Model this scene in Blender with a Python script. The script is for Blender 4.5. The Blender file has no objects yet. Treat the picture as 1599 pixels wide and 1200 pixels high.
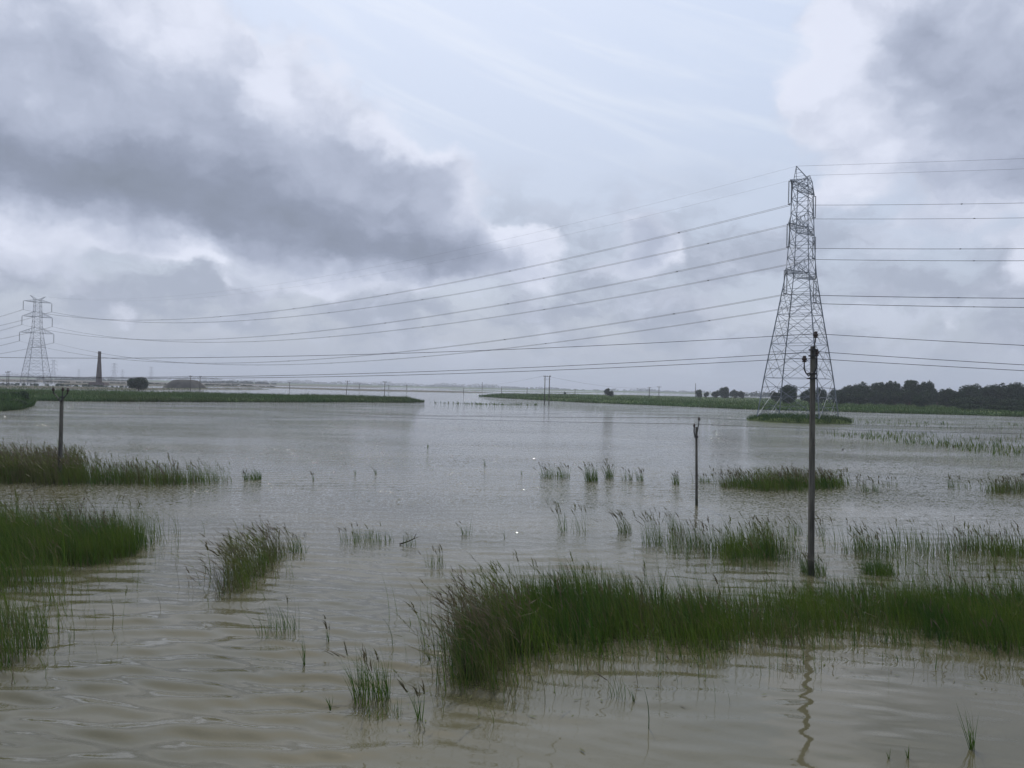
import bpy, math, random
import numpy as np
from mathutils import Vector, Matrix
random.seed(7); RNG = np.random.default_rng(11)
S = bpy.context.scene; COL = S.collection
R = math.radians

# ------------------------------------------------------------------ camera
CAM_H, F_PX, W_PX, H_PX = 6.0, 1170.0, 1599.0, 1200.0
PITCH, ROLL = math.atan(6.0/1170.0), math.atan(0.0225)
fw = Vector((0, math.cos(PITCH), math.sin(PITCH)))
u0 = Vector((0, -math.sin(PITCH), math.cos(PITCH))); r0 = Vector((1, 0, 0))
up = u0*math.cos(ROLL) - r0*math.sin(ROLL); rt = r0*math.cos(ROLL) + u0*math.sin(ROLL)
cd = bpy.data.cameras.new('camera'); cam = bpy.data.objects.new('camera', cd); COL.objects.link(cam)
cd.sensor_width = 36; cd.lens = 36*F_PX/W_PX; cd.clip_start = 0.1; cd.clip_end = 30000
cam.matrix_world = Matrix(((rt.x, up.x, -fw.x, 0), (rt.y, up.y, -fw.y, 0), (rt.z, up.z, -fw.z, CAM_H), (0, 0, 0, 1)))
S.camera = cam

def ray(px, py):
    return fw*F_PX + rt*(px-W_PX/2) - up*(py-H_PX/2)
def P(px, py, z=0.0):            # where the sight line meets the level z
    d = ray(px, py); t = (z-CAM_H)/d.z
    return Vector((d.x*t, d.y*t, z))
def hor(px): return 588.0 + 0.0225*px
def Q(px, depth, z=0.0):         # a column of the view at a given distance
    d = ray(px, hor(px)); t = depth/d.y
    return Vector((d.x*t, depth, z))
def zat(px, py, depth):          # height seen at py, at a given distance
    d = ray(px, py); return CAM_H + d.z*depth/d.y
def azel(px, py):
    d = ray(px, py).normalized()
    return math.degrees(math.atan2(d.x, d.y)), math.degrees(math.asin(d.z))

# ------------------------------------------------------------------ light
SUN_EL, SUN_AZ = R(52), R(-9.5)
S.view_settings.view_transform = 'Standard'; S.view_settings.look = 'None'
S.view_settings.exposure = 0.05; S.view_settings.gamma = 1.0
sl = bpy.data.lights.new('sun', 'SUN'); sl.energy = 2.0; sl.angle = R(1.2); sl.color = (1, .95, .88)
so = bpy.data.objects.new('sun', sl); COL.objects.link(so)
sd = Vector((math.sin(SUN_AZ)*math.cos(SUN_EL), math.cos(SUN_AZ)*math.cos(SUN_EL), math.sin(SUN_EL)))
so.rotation_euler = sd.to_track_quat('Z', 'Y').to_euler(); so.location = (0, 0, 80)

class NT:
    def __init__(s, nt): s.nt = nt; s.n = nt.nodes; s.l = nt.links
    def new(s, t, **k):
        n = s.n.new(t)
        for a, b in k.items(): setattr(n, a, b)
        return n
    def put(s, sock, v):
        if hasattr(v, 'is_output'): s.l.new(v, sock)
        else: sock.default_value = v
    def m(s, op, a, b=None, c=None, clamp=False):
        n = s.new('ShaderNodeMath', operation=op, use_clamp=clamp)
        for i, v in enumerate((a, b, c)):
            if v is not None: s.put(n.inputs[i], v)
        return n.outputs[0]
    def v(s, op, a, b=None, c=None, out=0):
        n = s.new('ShaderNodeVectorMath', operation=op)
        for i, x in enumerate((a, b, c)):
            if x is not None: s.put(n.inputs[i], x)
        return n.outputs[out]
    def step(s, x, a, b, lo=0.0, hi=1.0, kind='SMOOTHSTEP'):
        n = s.new('ShaderNodeMapRange', interpolation_type=kind)
        for i, v in enumerate((x, a, b, lo, hi)): s.put(n.inputs[i], v)
        return n.outputs[0]
    def noise(s, vec, scale, detail=4, rough=.55, dist=0.0, dim='3D', col=False):
        n = s.new('ShaderNodeTexNoise', noise_dimensions=dim)
        if vec is not None: s.put(n.inputs['Vector'], vec)
        n.inputs['Scale'].default_value = scale; n.inputs['Detail'].default_value = detail
        n.inputs['Roughness'].default_value = rough; n.inputs['Distortion'].default_value = dist
        return n.outputs['Color' if col else 0]
    def mix(s, f, a, b):
        n = s.new('ShaderNodeMix', data_type='RGBA'); s.put(n.inputs[0], f)
        for i, v in ((6, a), (7, b)):
            s.put(n.inputs[i], v if hasattr(v, 'is_output') else (*v, 1.0))
        return n.outputs[2]
    def xyz(s, x, y, z=0.0):
        n = s.new('ShaderNodeCombineXYZ')
        for i, v in enumerate((x, y, z)): s.put(n.inputs[i], v)
        return n.outputs[0]

# ------------------------------------------------------------------ sky (real directions: azimuth and elevation in degrees)
world = bpy.data.worlds.new('World'); S.world = world; world.use_nodes = True
w = NT(world.node_tree); bg = w.n['Background']
K = 10.0                                           # clouds are written as final brightness; the background runs at 1/K
bg.inputs['Strength'].default_value = 1/K
sky = w.new('ShaderNodeTexSky', sky_type='NISHITA', sun_disc=False)
sky.sun_elevation = SUN_EL; sky.sun_rotation = SUN_AZ; sky.dust_density = 3.0; sky.air_density = 1.2
tc = w.new('ShaderNodeTexCoord'); d = w.v('NORMALIZE', tc.outputs['Generated'])
sp = w.new('ShaderNodeSeparateXYZ'); w.l.new(d, sp.inputs[0])
az = w.m('MULTIPLY', w.m('ARCTAN2', sp.outputs[0], sp.outputs[1]), 57.2958)
el = w.m('MULTIPLY', w.m('ARCSINE', sp.outputs[2]), 57.2958)
p = w.xyz(az, el)
wn1 = w.noise(w.v('MULTIPLY', p, (.10, .15, 1)), 1.0, 2, .5, col=True)
wn2 = w.noise(w.v('MULTIPLY', p, (.42, .55, 1)), 1.0, 5, .6, col=True)
q = w.v('ADD', p, w.v('MULTIPLY', w.v('SUBTRACT', wn1, (.5, .5, .5)), (3.0, 2.2, 0)))
q = w.v('ADD', q, w.v('MULTIPLY', w.v('SUBTRACT', wn2, (.5, .5, .5)), (2.6, 2.3, 0)))
def blobs(lst, at):
    acc = None
    for (cx, cy, rx, ry, a) in lst:
        A, E = azel(cx, cy); rx /= 19.; ry /= 19.
        k = w.v('MULTIPLY_ADD', at, (1/rx, 1/ry, 0), (-A/rx, -E/ry, 0))
        g = w.m('POWER', 0.3679, w.v('DOT_PRODUCT', k, k, out=1))
        acc = w.m('MULTIPLY', g, a) if acc is None else w.m('MULTIPLY_ADD', g, a, acc)
    return acc
mass = blobs([(-120, 120, 190, 130, 1.0), (40, 130, 110, 90, .8), (190, 115, 150, 90, .85), (325, 165, 115, 105, .85), (60, 235, 180, 60, .9), (-200, 300, 200, 120, .9),
              (430, 235, 115, 100, .85), (330, 325, 170, 65, .8), (560, 275, 100, 95, .85), (520, 375, 160, 65, .85), (665, 300, 72, 75, .85),
              (700, 392, 120, 52, .9), (800, 400, 60, 32, .6), (985, 350, 30, 26, .8), (1015, 392, 46, 34, .75), (960, 425, 50, 26, .4), (850, 450, 45, 40, .45),
              (1370, 60, 120, 110, .75), (1500, 110, 170, 130, .8), (1600, 240, 150, 70, .7), (1320, 170, 70, 60, .45), (1720, 100, 160, 200, .9)], q)
dark = blobs([(60, 245, 170, 50, .6), (-150, 240, 200, 90, .7), (300, 315, 150, 50, .75), (480, 360, 130, 48, .75), (600, 405, 130, 32, .7), (720, 405, 80, 30, .6),
              (350, 210, 90, 60, .5), (30, 90, 90, 45, .35), (560, 240, 50, 40, .35), (680, 285, 45, 35, .4),
              (1015, 385, 30, 26, .55), (1470, 110, 85, 65, .45), (1590, 150, 80, 60, .45), (1600, 265, 130, 32, .75), (1430, 40, 60, 40, .15)], q)
n1 = w.noise(w.v('MULTIPLY', q, (.16, .24, 1)), 1.0, 8, .56)
n2 = w.noise(w.v('MULTIPLY', w.v('ADD', q, (37, 11, 3)), (.13, .26, 1)), 1.0, 8, .56)
n4 = w.noise(w.v('MULTIPLY', w.v('ADD', q, (5, 61, 9)), (.17, .34, 1)), 1.0, 8, .58)
# clear part behind the clouds: pale, hazy blue from the sky texture, whiter towards the sun and in thin streaks
glow = w.m('POWER', 2.718, w.m('MULTIPLY', w.m('SUBTRACT', 1.0, w.v('DOT_PRODUCT', d, tuple(sd), out=1)), -4.0))
veil = w.mix(w.step(el, 0, 30), (5.0, 5.6, 6.9), (6.7, 7.7, 9.7))
veil = w.mix(w.m('MULTIPLY', glow, .16, clamp=True), veil, (7.4, 8.2, 9.3))
wisp = w.noise(w.xyz(w.m('MULTIPLY', w.m('ADD', az, w.m('MULTIPLY', el, 1.2)), .07), w.m('MULTIPLY', w.m('ADD', el, w.m('MULTIPLY', az, .28)), .38)), 1.0, 6, .55, .6)
high = w.step(el, 12, 20)
veil = w.mix(w.m('MULTIPLY', w.step(wisp, .42, .70), w.m('MULTIPLY', high, .40)), veil, (8.8, 9.3, 10.1))
veil = w.mix(w.step(el, 33, 52), veil, (8.6, 8.9, 9.5))
clear = w.mix(.80, w.v('MULTIPLY', sky.outputs[0], (.8, .8, .8)), veil)
# low broken cloud towards the horizon, and everywhere outside the view
lowmask = w.m('MULTIPLY', w.step(n2, .40, .60), w.step(el, 18, 9))
side = w.m('MULTIPLY', w.step(w.m('ABSOLUTE', az), 38, 60), w.step(n2, .4, .55))
lowmask = w.m('MAXIMUM', lowmask, side)
base = w.mix(w.m('MULTIPLY', lowmask, .88), clear, (3.8, 4.25, 5.3))
base = w.mix(w.m('MULTIPLY', w.m('MULTIPLY', w.step(n4, .50, .66), w.step(el, 18, 9)), .5), base, (6.2, 6.7, 8.0))
base = w.mix(w.m('MULTIPLY', w.m('MULTIPLY', w.step(n1, .5, .68), w.step(el, 19, 12)), .35), base, (5.6, 5.9, 7.1))
base = w.mix(w.m('MULTIPLY', w.step(el, 6, 0), .8), base, (4.3, 4.85, 5.9))
# the big clouds
lit = blobs([(980, 335, 26, 16, .35), (690, 235, 60, 30, .55), (575, 215, 40, 24, .35), (430, 150, 46, 40, .5), (60, 175, 90, 45, .5), (820, 350, 40, 24, .5), (300, 395, 50, 26, .35), (1275, 110, 60, 90, .6),
             (250, 70, 90, 30, .3), (0, 350, 70, 50, .5), (310, 430, 45, 26, .5), (640, 200, 40, 30, .4), (1440, 250, 80, 45, .3), (1560, 60, 50, 50, .25), (230, 470, 70, 25, .35), (560, 470, 60, 25, .4)], q)
def puff(sc, c0):
    vn = w.new('ShaderNodeTexVoronoi', feature='SMOOTH_F1'); w.l.new(w.v('MULTIPLY', q, (sc, sc*1.15, 1)), vn.inputs['Vector']); vn.inputs['Scale'].default_value = 1.0; vn.inputs['Smoothness'].default_value = .35
    return w.m('SUBTRACT', c0, vn.outputs['Distance'])
bil = w.m('ADD', w.m('MULTIPLY', puff(.19, .48), .62), w.m('MULTIPLY', puff(.47, .45), .34))
D = w.m('ADD', w.m('ADD', mass, bil), w.m('MULTIPLY', w.m('SUBTRACT', n1, .5), .75))
alpha = w.step(D, .24, .60)
n3 = w.noise(w.v('MULTIPLY', q, (.34, .5, 1)), 1.0, 6, .6)
T = w.m('ADD', w.m('ADD', w.m('MULTIPLY', mass, .19), w.m('MULTIPLY', dark, .85)), w.m('MULTIPLY', w.m('SUBTRACT', n1, .5), 1.0))
T = w.m('ADD', T, w.m('MULTIPLY', w.m('SUBTRACT', n3, .5), .6))
T = w.m('SUBTRACT', T, w.m('ADD', lit, w.m('MULTIPLY', bil, .75)))
c1 = w.mix(w.step(T, -.25, .55), (7.4, 7.8, 9.1), (4.8, 5.3, 6.6))
c2 = w.mix(w.step(T, .25, 1.25), c1, (2.95, 3.35, 4.45))
c3 = w.mix(w.step(T, .7, 2.0), c2, (2.2, 2.55, 3.2))
rim = w.m('MULTIPLY', w.step(D, .34, .46), w.step(D, .85, .50))
c3 = w.mix(w.m('MULTIPLY', rim, .14), c3, (8.3, 8.7, 9.6))
out = w.mix(alpha, base, c3)
below = w.step(el, -1.0, 0.0)
out = w.mix(below, (1.6, 1.7, 1.7), out)
w.l.new(out, bg.inputs['Color'])
world.cycles.sampling_method = 'MANUAL'; world.cycles.sample_map_resolution = 512

# ------------------------------------------------------------------ materials
def mat(name, fn):
    m = bpy.data.materials.new(name); m.use_nodes = True
    t = NT(m.node_tree); b = t.n['Principled BSDF']; fn(t, b); return m
def plain(name, c, rough=.7, metal=0.0, var=.3, scale=3.0, bump=0.0, spec=.3):
    def f(t, b):
        g = t.new('ShaderNodeTexCoord').outputs['Object']
        n = t.noise(g, scale, 6, .6)
        k = t.step(n, .3, .7)
        t.l.new(t.mix(k, tuple(x*(1-var) for x in c), tuple(min(1, x*(1+var)) for x in c)), b.inputs['Base Color'])
        b.inputs['Roughness'].default_value = rough; b.inputs['Metallic'].default_value = metal
        b.inputs['Specular IOR Level'].default_value = spec
        if bump:
            bn = t.new('ShaderNodeBump'); bn.inputs['Strength'].default_value = bump; bn.inputs['Distance'].default_value = .02
            t.l.new(t.noise(g, scale*8, 5, .6), bn.inputs['Height']); t.l.new(bn.outputs[0], b.inputs['Normal'])
    return mat(name, f)
M_STEEL = plain('galvanised_steel', (.19, .215, .25), .55, .35, .25, .6)
M_WIRE = plain('aluminium_wire', (.10, .10, .105), .6, .3, .1)
M_CABLE = plain('dark_cable', (.035, .035, .038), .6, .1, .1)
def concrete(t, b):
    g = t.new('ShaderNodeTexCoord').outputs['Object']; sp = t.new('ShaderNodeSeparateXYZ'); t.l.new(g, sp.inputs[0])
    c = t.mix(t.step(t.noise(t.v('MULTIPLY', g, (5, 5, .7)), 1.0, 7, .65), .35, .65), (.055, .052, .045), (.135, .128, .108))
    c = t.mix(t.step(t.noise(t.v('MULTIPLY', g, (14, 14, 1.2)), 1.0, 4, .6), .56, .66, 0, .7), c, (.035, .034, .028))
    wet = t.step(t.m('ADD', sp.outputs[2], t.m('MULTIPLY', t.noise(g, 6, 4), .35)), .75, .45)
    c = t.mix(wet, c, (.030, .034, .020))
    t.l.new(c, b.inputs['Base Color']); b.inputs['Roughness'].default_value = .85
M_CONC = mat('weathered_concrete', concrete)
M_INS = plain('brown_porcelain', (.05, .035, .03), .25, 0, .2, 6)
M_GLASSINS = plain('glazed_insulator', (.09, .10, .11), .35, 0, .2, 6)
M_RUST = plain('painted_bracket', (.06, .06, .06), .6, .5, .3, 9)
M_BRICK = None
def brick(t, b):
    g = t.new('ShaderNodeTexCoord').outputs['Object']
    br = t.new('ShaderNodeTexBrick'); t.l.new(g, br.inputs[0]); br.inputs['Scale'].default_value = 1.5
    br.inputs['Color1'].default_value = (.055, .035, .032, 1); br.inputs['Color2'].default_value = (.07, .042, .036, 1); br.inputs['Mortar'].default_value = (.08, .07, .06, 1)
    t.l.new(br.outputs[0], b.inputs['Base Color']); b.inputs['Roughness'].default_value = .9
M_BRICK = mat('dull_brick', brick)
M_MOUND = plain('dark_spoil', (.045, .045, .04), .95, 0, .4, .15, 0)
M_BARK = plain('bark', (.07, .055, .04), .9, 0, .3, 4)

def tinted(name, cols, transl=.35, rough=.6, spec=.25, patch=None):
    """foliage whose colour follows the per-blade tint attribute"""
    m = bpy.data.materials.new(name); m.use_nodes = True; t = NT(m.node_tree); b = t.n['Principled BSDF']
    a = t.new('ShaderNodeAttribute', attribute_name='tint'); f = a.outputs['Fac']
    r = t.new('ShaderNodeValToRGB'); t.l.new(f, r.inputs[0])
    cr = r.color_ramp
    while len(cr.elements) < len(cols): cr.elements.new(.5)
    for i, (pos, c) in enumerate(cols): cr.elements[i].position = pos; cr.elements[i].color = (*c, 1)
    c = r.outputs[0]
    if patch:
        g = t.new('ShaderNodeTexCoord').outputs['Object']
        c = t.mix(t.step(t.noise(g, patch[0], 3), .4, .62, 0, patch[1]), c, patch[2])
    t.l.new(c, b.inputs['Base Color']); b.inputs['Roughness'].default_value = rough; b.inputs['Specular IOR Level'].default_value = spec
    tr = t.new('ShaderNodeBsdfTranslucent'); t.l.new(c, tr.inputs[0])
    mx = t.new('ShaderNodeMixShader'); mx.inputs[0].default_value = transl
    o = t.n['Material Output']; t.l.new(b.outputs[0], mx.inputs[1]); t.l.new(tr.outputs[0], mx.inputs[2]); t.l.new(mx.outputs[0], o.inputs[0])
    return m
# tint: 0..0.5 green, 0.5..0.8 olive, 0.8..1 straw / plume
M_REED = tinted('reed_blades', [(0, (.017, .052, .011)), (.35, (.042, .108, .014)), (.6, (.095, .125, .028)), (.8, (.085, .075, .040)), (1, (.13, .105, .075))], .32, patch=(.5, .6, (.11, .16, .02)))
M_LEAF = tinted('tree_leaves', [(0, (.012, .028, .018)), (.5, (.028, .054, .028)), (1, (.060, .094, .036))], .15, spec=.08)
M_FIELD = tinted('field_grass', [(0, (.026, .070, .020)), (.5, (.055, .115, .028)), (1, (.11, .14, .045))], .25, patch=(.03, .5, (.07, .085, .03)))
def land(t, b):
    g = t.new('ShaderNodeTexCoord').outputs['Object']
    c = t.mix(t.step(t.noise(g, .02, 5), .38, .62), (.05, .095, .03), (.09, .12, .04))
    c = t.mix(t.step(t.noise(g, .25, 5), .55, .75), c, (.03, .045, .02))
    c = t.mix(t.step(t.noise(g, .06, 4), .62, .72, 0, .5), c, (.11, .095, .06))
    t.l.new(c, b.inputs['Base Color']); b.inputs['Roughness'].default_value = .95; b.inputs['Specular IOR Level'].default_value = .1
M_LAND = mat('grassy_ground', land)
M_MUD = plain('bare_mud', (.075, .068, .048), .9, 0, .35, .08)
def water_fn(t, b):
    g = t.new('ShaderNodeTexCoord').outputs['Object']
    gm = t.new('ShaderNodeNewGeometry').outputs['Position']
    c = t.mix(t.step(t.noise(t.v('MULTIPLY', g, (.6, 1.6, 1)), .09, 5, .6), .38, .62), (.082, .078, .046), (.112, .104, .066))
    t.l.new(c, b.inputs['Base Color'])
    b.inputs['Roughness'].default_value = .03; b.inputs['IOR'].default_value = 1.47
    rip = t.noise(t.v('MULTIPLY', gm, (2.4, 4.4, 1)), 1.0, 3, .55, .3)
    big = t.noise(t.v('MULTIPLY', gm, (.55, .9, 1)), 1.0, 3, .5, .4)
    fine = t.noise(t.v('MULTIPLY', gm, (7, 11, 1)), 1.0, 2, .5)
    sx = t.new('ShaderNodeSeparateXYZ'); t.l.new(gm, sx.inputs[0])
    calm = t.m('MULTIPLY', t.step(t.m('ADD', sx.outputs[0], t.m('MULTIPLY', t.noise(g, .15, 2), 4)), -.5, 4), t.step(sx.outputs[1], 30, 17))
    amp = t.m('SUBTRACT', 1.0, t.m('MULTIPLY', calm, .85))
    gust = t.step(t.noise(t.v('MULTIPLY', gm, (.025, .06, 1)), 1.0, 4), .40, .60, .45, 1.2)
    far = t.step(sx.outputs[1], 25, 70)
    spots = t.step(t.noise(t.v('MULTIPLY', gm, (1.3, .7, 1)), 1.0, 2), .55, .68, .8, 2.2)
    glit = t.step(sx.outputs[1], 14, 45)
    h = t.m('MULTIPLY', rip, t.m('MULTIPLY_ADD', glit, .035, .009)); h = t.m('MULTIPLY_ADD', fine, t.m('MULTIPLY_ADD', glit, .008, .0004), h)
    h = t.m('ADD', h, t.m('MULTIPLY', big, t.m('MULTIPLY', far, .16)))
    h = t.m('MULTIPLY', h, t.m('MULTIPLY', amp, gust))
    bn = t.new('ShaderNodeBump'); bn.inputs['Strength'].default_value = 1.0; bn.inputs['Distance'].default_value = 1.0
    t.l.new(h, bn.inputs['Height']); 
    # unresolved wavelets: each facet tilts the normal by its own slope (this is what makes the sun glitter far out)
    fc = t.v('SUBTRACT', t.noise(t.v('MULTIPLY', gm, (9, 6, 1)), 1.0, 2, .6, col=True), (.5, .5, .5))
    kk = t.m('MULTIPLY', t.step(sx.outputs[1], 22, 48, .02, 1.0), spots)
    kk = t.m('MULTIPLY', kk, t.m('MULTIPLY', gust, t.m('MULTIPLY', amp, 2.0)))
    lop = t.step(sx.outputs[1], 22, 80, 0.0, -.032)         # wind waves lean: their steep faces look back towards the shore
    tilt = t.v('ADD', t.v('MULTIPLY', fc, t.xyz(t.m('MULTIPLY', kk, t.step(sx.outputs[1], 30, 90, 1.0, 2.2)), kk, 0.0)), t.xyz(0.0, lop, 0.0))
    t.l.new(t.v('NORMALIZE', t.v('ADD', bn.outputs[0], tilt)), b.inputs['Normal'])
M_WATER = mat('muddy_flood_water', water_fn)

# ------------------------------------------------------------------ object helpers
def tag(o, label=None, cat=None, group=None, kind=None):
    if label: o['label'] = label
    if cat: o['category'] = cat
    if group: o['group'] = group
    if kind: o['kind'] = kind
    return o
def empty(name, loc=(0, 0, 0), rz=0.0):
    o = bpy.data.objects.new(name, None); COL.objects.link(o); o.location = loc; o.rotation_euler = (0, 0, rz); o.empty_display_size = .1; return o
def link(name, me, m, parent=None, smooth=False):
    o = bpy.data.objects.new(name, me); COL.objects.link(o)
    me.materials.append(m)
    if smooth: me.polygons.foreach_set('use_smooth', [True]*len(me.polygons))
    if parent: o.parent = parent
    return o
def np_mesh(name, V, F, tint=None):
    """V (n,3) array, F (m,k) array of equal-sized faces, or a list of such arrays"""
    me = bpy.data.meshes.new(name); V = np.asarray(V, dtype=np.float32)
    Fs = F if isinstance(F, list) else [F]
    me.vertices.add(len(V)); me.vertices.foreach_set('co', V.ravel())
    idx = np.concatenate([f.ravel() for f in Fs]).astype(np.int32)
    cnt = np.concatenate([np.full(len(f), f.shape[1]) for f in Fs]).astype(np.int32)
    st = np.concatenate([[0], np.cumsum(cnt)[:-1]]).astype(np.int32)
    me.loops.add(len(idx)); me.loops.foreach_set('vertex_index', idx)
    me.polygons.add(len(cnt)); me.polygons.foreach_set('loop_start', st)
    me.update(calc_edges=True); me.validate()
    if tint is not None:
        a = me.attributes.new('tint', 'FLOAT', 'POINT'); a.data.foreach_set('value', np.asarray(tint, dtype=np.float32))
    return me
class MB:
    def __init__(s): s.v = []; s.f = []
    def ring(s, c, x, y, r, n, ry=None, ph=0.0):
        i = len(s.v); ry = r if ry is None else ry
        for k in range(n):
            a = 2*math.pi*k/n+ph
            s.v.append(c + x*(r*math.cos(a)) + y*(ry*math.sin(a)))
        return i
    def tube(s, pts, rad, n=6, cap=True, ph=0.0):
        pts = [Vector(q) for q in pts]; rad = [rad]*len(pts) if not hasattr(rad, '__len__') else rad
        rings = []
        t0 = (pts[1]-pts[0]).normalized(); ref = Vector((0, 0, 1)) if abs(t0.z) < .9 else Vector((0, 1, 0))
        for i, q in enumerate(pts):
            t = (pts[min(i+1, len(pts)-1)]-pts[max(i-1, 0)]).normalized()
            x = t.cross(ref).normalized(); y = t.cross(x)
            rings.append(s.ring(q, x, y, rad[i], n, ph=ph))
        for a, b in zip(rings, rings[1:]):
            for k in range(n): s.f.append((a+k, a+(k+1) % n, b+(k+1) % n, b+k))
        if cap:
            s.f.append(tuple(rings[0]+k for k in range(n))[::-1]); s.f.append(tuple(rings[-1]+k for k in range(n)))
    def bar(s, a, b, r): s.tube([a, b], r, 4, True, math.pi/4)
    def box(s, c, sz, top=1.0):
        i = len(s.v); c = Vector(c)
        for z, k in ((-.5, 1), (.5, top)):
            for x, y in ((-.5, -.5), (.5, -.5), (.5, .5), (-.5, .5)): s.v.append(c+Vector((x*sz[0]*k, y*sz[1]*k, z*sz[2])))
        for q in ((0, 3, 2, 1), (4, 5, 6, 7), (0, 1, 5, 4), (1, 2, 6, 5), (2, 3, 7, 6), (3, 0, 4, 7)): s.f.append(tuple(i+j for j in q))
    def lathe(s, c, prof, n=12):
        c = Vector(c); X, Y = Vector((1, 0, 0)), Vector((0, 1, 0))
        rs = [s.ring(c+Vector((0, 0, z)), X, Y, r, n) for r, z in prof]
        for a, b in zip(rs, rs[1:]):
            for k in range(n): s.f.append((a+k, a+(k+1) % n, b+(k+1) % n, b+k))
        s.f.append(tuple(rs[0]+k for k in range(n))[::-1]); s.f.append(tuple(rs[-1]+k for k in range(n)))
    def build(s, name, m, parent=None, smooth=False):
        me = bpy.data.meshes.new(name); me.from_pydata([tuple(q) for q in s.v], [], s.f); me.update()
        return link(name, me, m, parent, smooth)
def copy_tree(o, parent=None):
    c = o.copy(); COL.objects.link(c)
    if parent: c.parent = parent
    for k in [x for x in bpy.data.objects if x.parent == o]: copy_tree(k, c)
    return c

# ------------------------------------------------------------------ water: one sheet to the horizon, with real waves near the camera
rows = [-400., -60., 0., 3., 6.]
d_ = 8.5
while d_ < 75: rows.append(d_); d_ += max(.022, d_*d_*0.00020)
while d_ < 9000: rows.append(d_); d_ *= 1.12
rows = np.array(rows+[9000.]); nu = 560
us = np.concatenate([[-6, -2.5, -1.2, -.95], np.linspace(-.8, .8, nu), [.95, 1.2, 2.5, 6]])
Yg, Ug = np.meshgrid(rows, us, indexing='ij')
Xg = Ug*np.where(Yg < 8.5, 8.5, Yg)
Xg = np.where(np.abs(Ug) > .9, np.sign(Ug)*np.maximum(np.abs(Xg), np.abs(Ug)*1200-1050+np.where(Yg < 8.5, 8.5, Yg)), Xg)
Z = np.zeros_like(Xg)
for k in range(34):
    lam = .37*(1.033**k)*(1+.2*RNG.random()); th = RNG.normal(0, .24) + .10
    kx, ky = math.sin(th)*2*math.pi/lam, math.cos(th)*2*math.pi/lam
    amp = .0112*lam**1.0*RNG.uniform(.5, 1.3)
    # long groups so that crests break up
    gm = .5+.5*np.sin(Xg*RNG.uniform(.2, 1.1)+Yg*RNG.uniform(.1, .5)+RNG.random()*6.3)
    Z += amp*gm*np.sin(kx*Xg+ky*Yg+RNG.random()*6.28)*(1/(1+(Yg*Yg*0.00024/(lam*.25))**4))
calm = 1/(1+np.exp(-(Xg+.6-.8*np.sin(Yg*.4))/.9))*1/(1+np.exp((Yg-21)/2.0))
Z *= (1-.84*calm)*np.clip((90-Yg)/50, 0, 1)*(Yg > 7)*(np.abs(Ug) < .9)
nr, nc = Xg.shape
V = np.stack([Xg, Yg, Z], -1).reshape(-1, 3)
ii = (np.arange(nr-1)[:, None]*nc+np.arange(nc-1)[None, :]).ravel()
Fq = np.stack([ii, ii+1, ii+nc+1, ii+nc], -1)
water = link('water', np_mesh('water', V, Fq), M_WATER, smooth=True)
tag(water, 'brown flood water with wind ripples covering the plain', kind='structure')
bedm = MB(); bedm.box((0, 4300, -1.6), (18000, 9800, .5)); ground = bedm.build('ground', M_MUD); tag(ground, 'muddy ground under the flood', kind='structure')

# ------------------------------------------------------------------ land: banks raised out of the water
def vnoise(x, y, s, seed=0):
    r = np.random.default_rng(seed); o = 0
    for k in range(5):
        a = r.uniform(0, 6.28); f = s*(1.9**k)
        o = o + (np.sin((x*math.cos(a)+y*math.sin(a))*f+r.uniform(0, 6)) * np.cos((x*math.sin(a)-y*math.cos(a))*f*.8+r.uniform(0, 6)))/(1.7**k)
    return o*.5
LANDS = {}
def strip(name, stations, H, label, m=M_LAND, nv=26, nu=160, edge=.12, bumps=.5, seed=1, kind='structure'):
    """stations: (px, near py on the water, far distance) from left to right"""
    xs = [s[0] for s in stations]; t = np.linspace(xs[0], xs[-1], nu)
    ny = np.interp(t, xs, [s[1] for s in stations]); fd = np.interp(t, xs, [s[2] for s in stations])
    A = np.array([P(a, b) for a, b in zip(t, ny)]); B = np.array([Q(a, max(b, c.y*1.02)) for a, b, c in zip(t, fd, [P(a2, b2) for a2, b2 in zip(t, ny)])])
    v = np.linspace(0, 1, nv)**1.6
    XY = A[:, None, :]*(1-v[None, :, None])+B[:, None, :]*v[None, :, None]
    prof = np.clip(v/edge, 0, 1)**.7*np.clip((1-v)/edge, 0, 1)
    ends = np.clip(np.minimum(np.arange(nu), nu-1-np.arange(nu))/5, 0, 1)
    j = vnoise(XY[..., 0], XY[..., 1], .05, seed)
    XY[..., 1] += j*bumps*3*(1-v[None, :])
    z = (H*(1+.25*bumps*vnoise(XY[..., 0], XY[..., 1], .09, seed+3)))*prof[None, :]*ends[:, None]-.12
    XY[..., 2] = z
    ii = (np.arange(nu-1)[:, None]*nv+np.arange(nv-1)[None, :]).ravel()
    o = link(name, np_mesh(name, XY.reshape(-1, 3), np.stack([ii, ii+nv, ii+nv+1, ii+1], -1)), m, smooth=True)
    tag(o, label, kind=kind); LANDS[name] = XY; return XY
bund = strip('land', [(-160, 622, 260), (0, 625, 290), (120, 627, 300), (300, 628, 300), (450, 628.5, 300), (560, 628.5, 305), (612, 629, 300), (640, 629, 290), (662, 628.5, 285)], 1.3,
             'long low green bank crossing the left of the flood', seed=2)
rland = strip('land', [(748, 619.5, 520), (800, 623, 640), (900, 628.5, 760), (1000, 632.5, 800), (1180, 640, 800), (1330, 644, 720), (1500, 648.5, 700), (1599, 651.5, 700), (1900, 660, 700)], 1.3,
              'green tongue of land across the right of the flood', seed=5, edge=.05, nv=40)
lbit = strip('land', [(-220, 648, 190), (-60, 645, 185), (0, 642.5, 180), (30, 640, 172), (50, 634, 165)], 2.0, 'small raised bank at the left edge', seed=8, nu=60, edge=.3)
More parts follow.
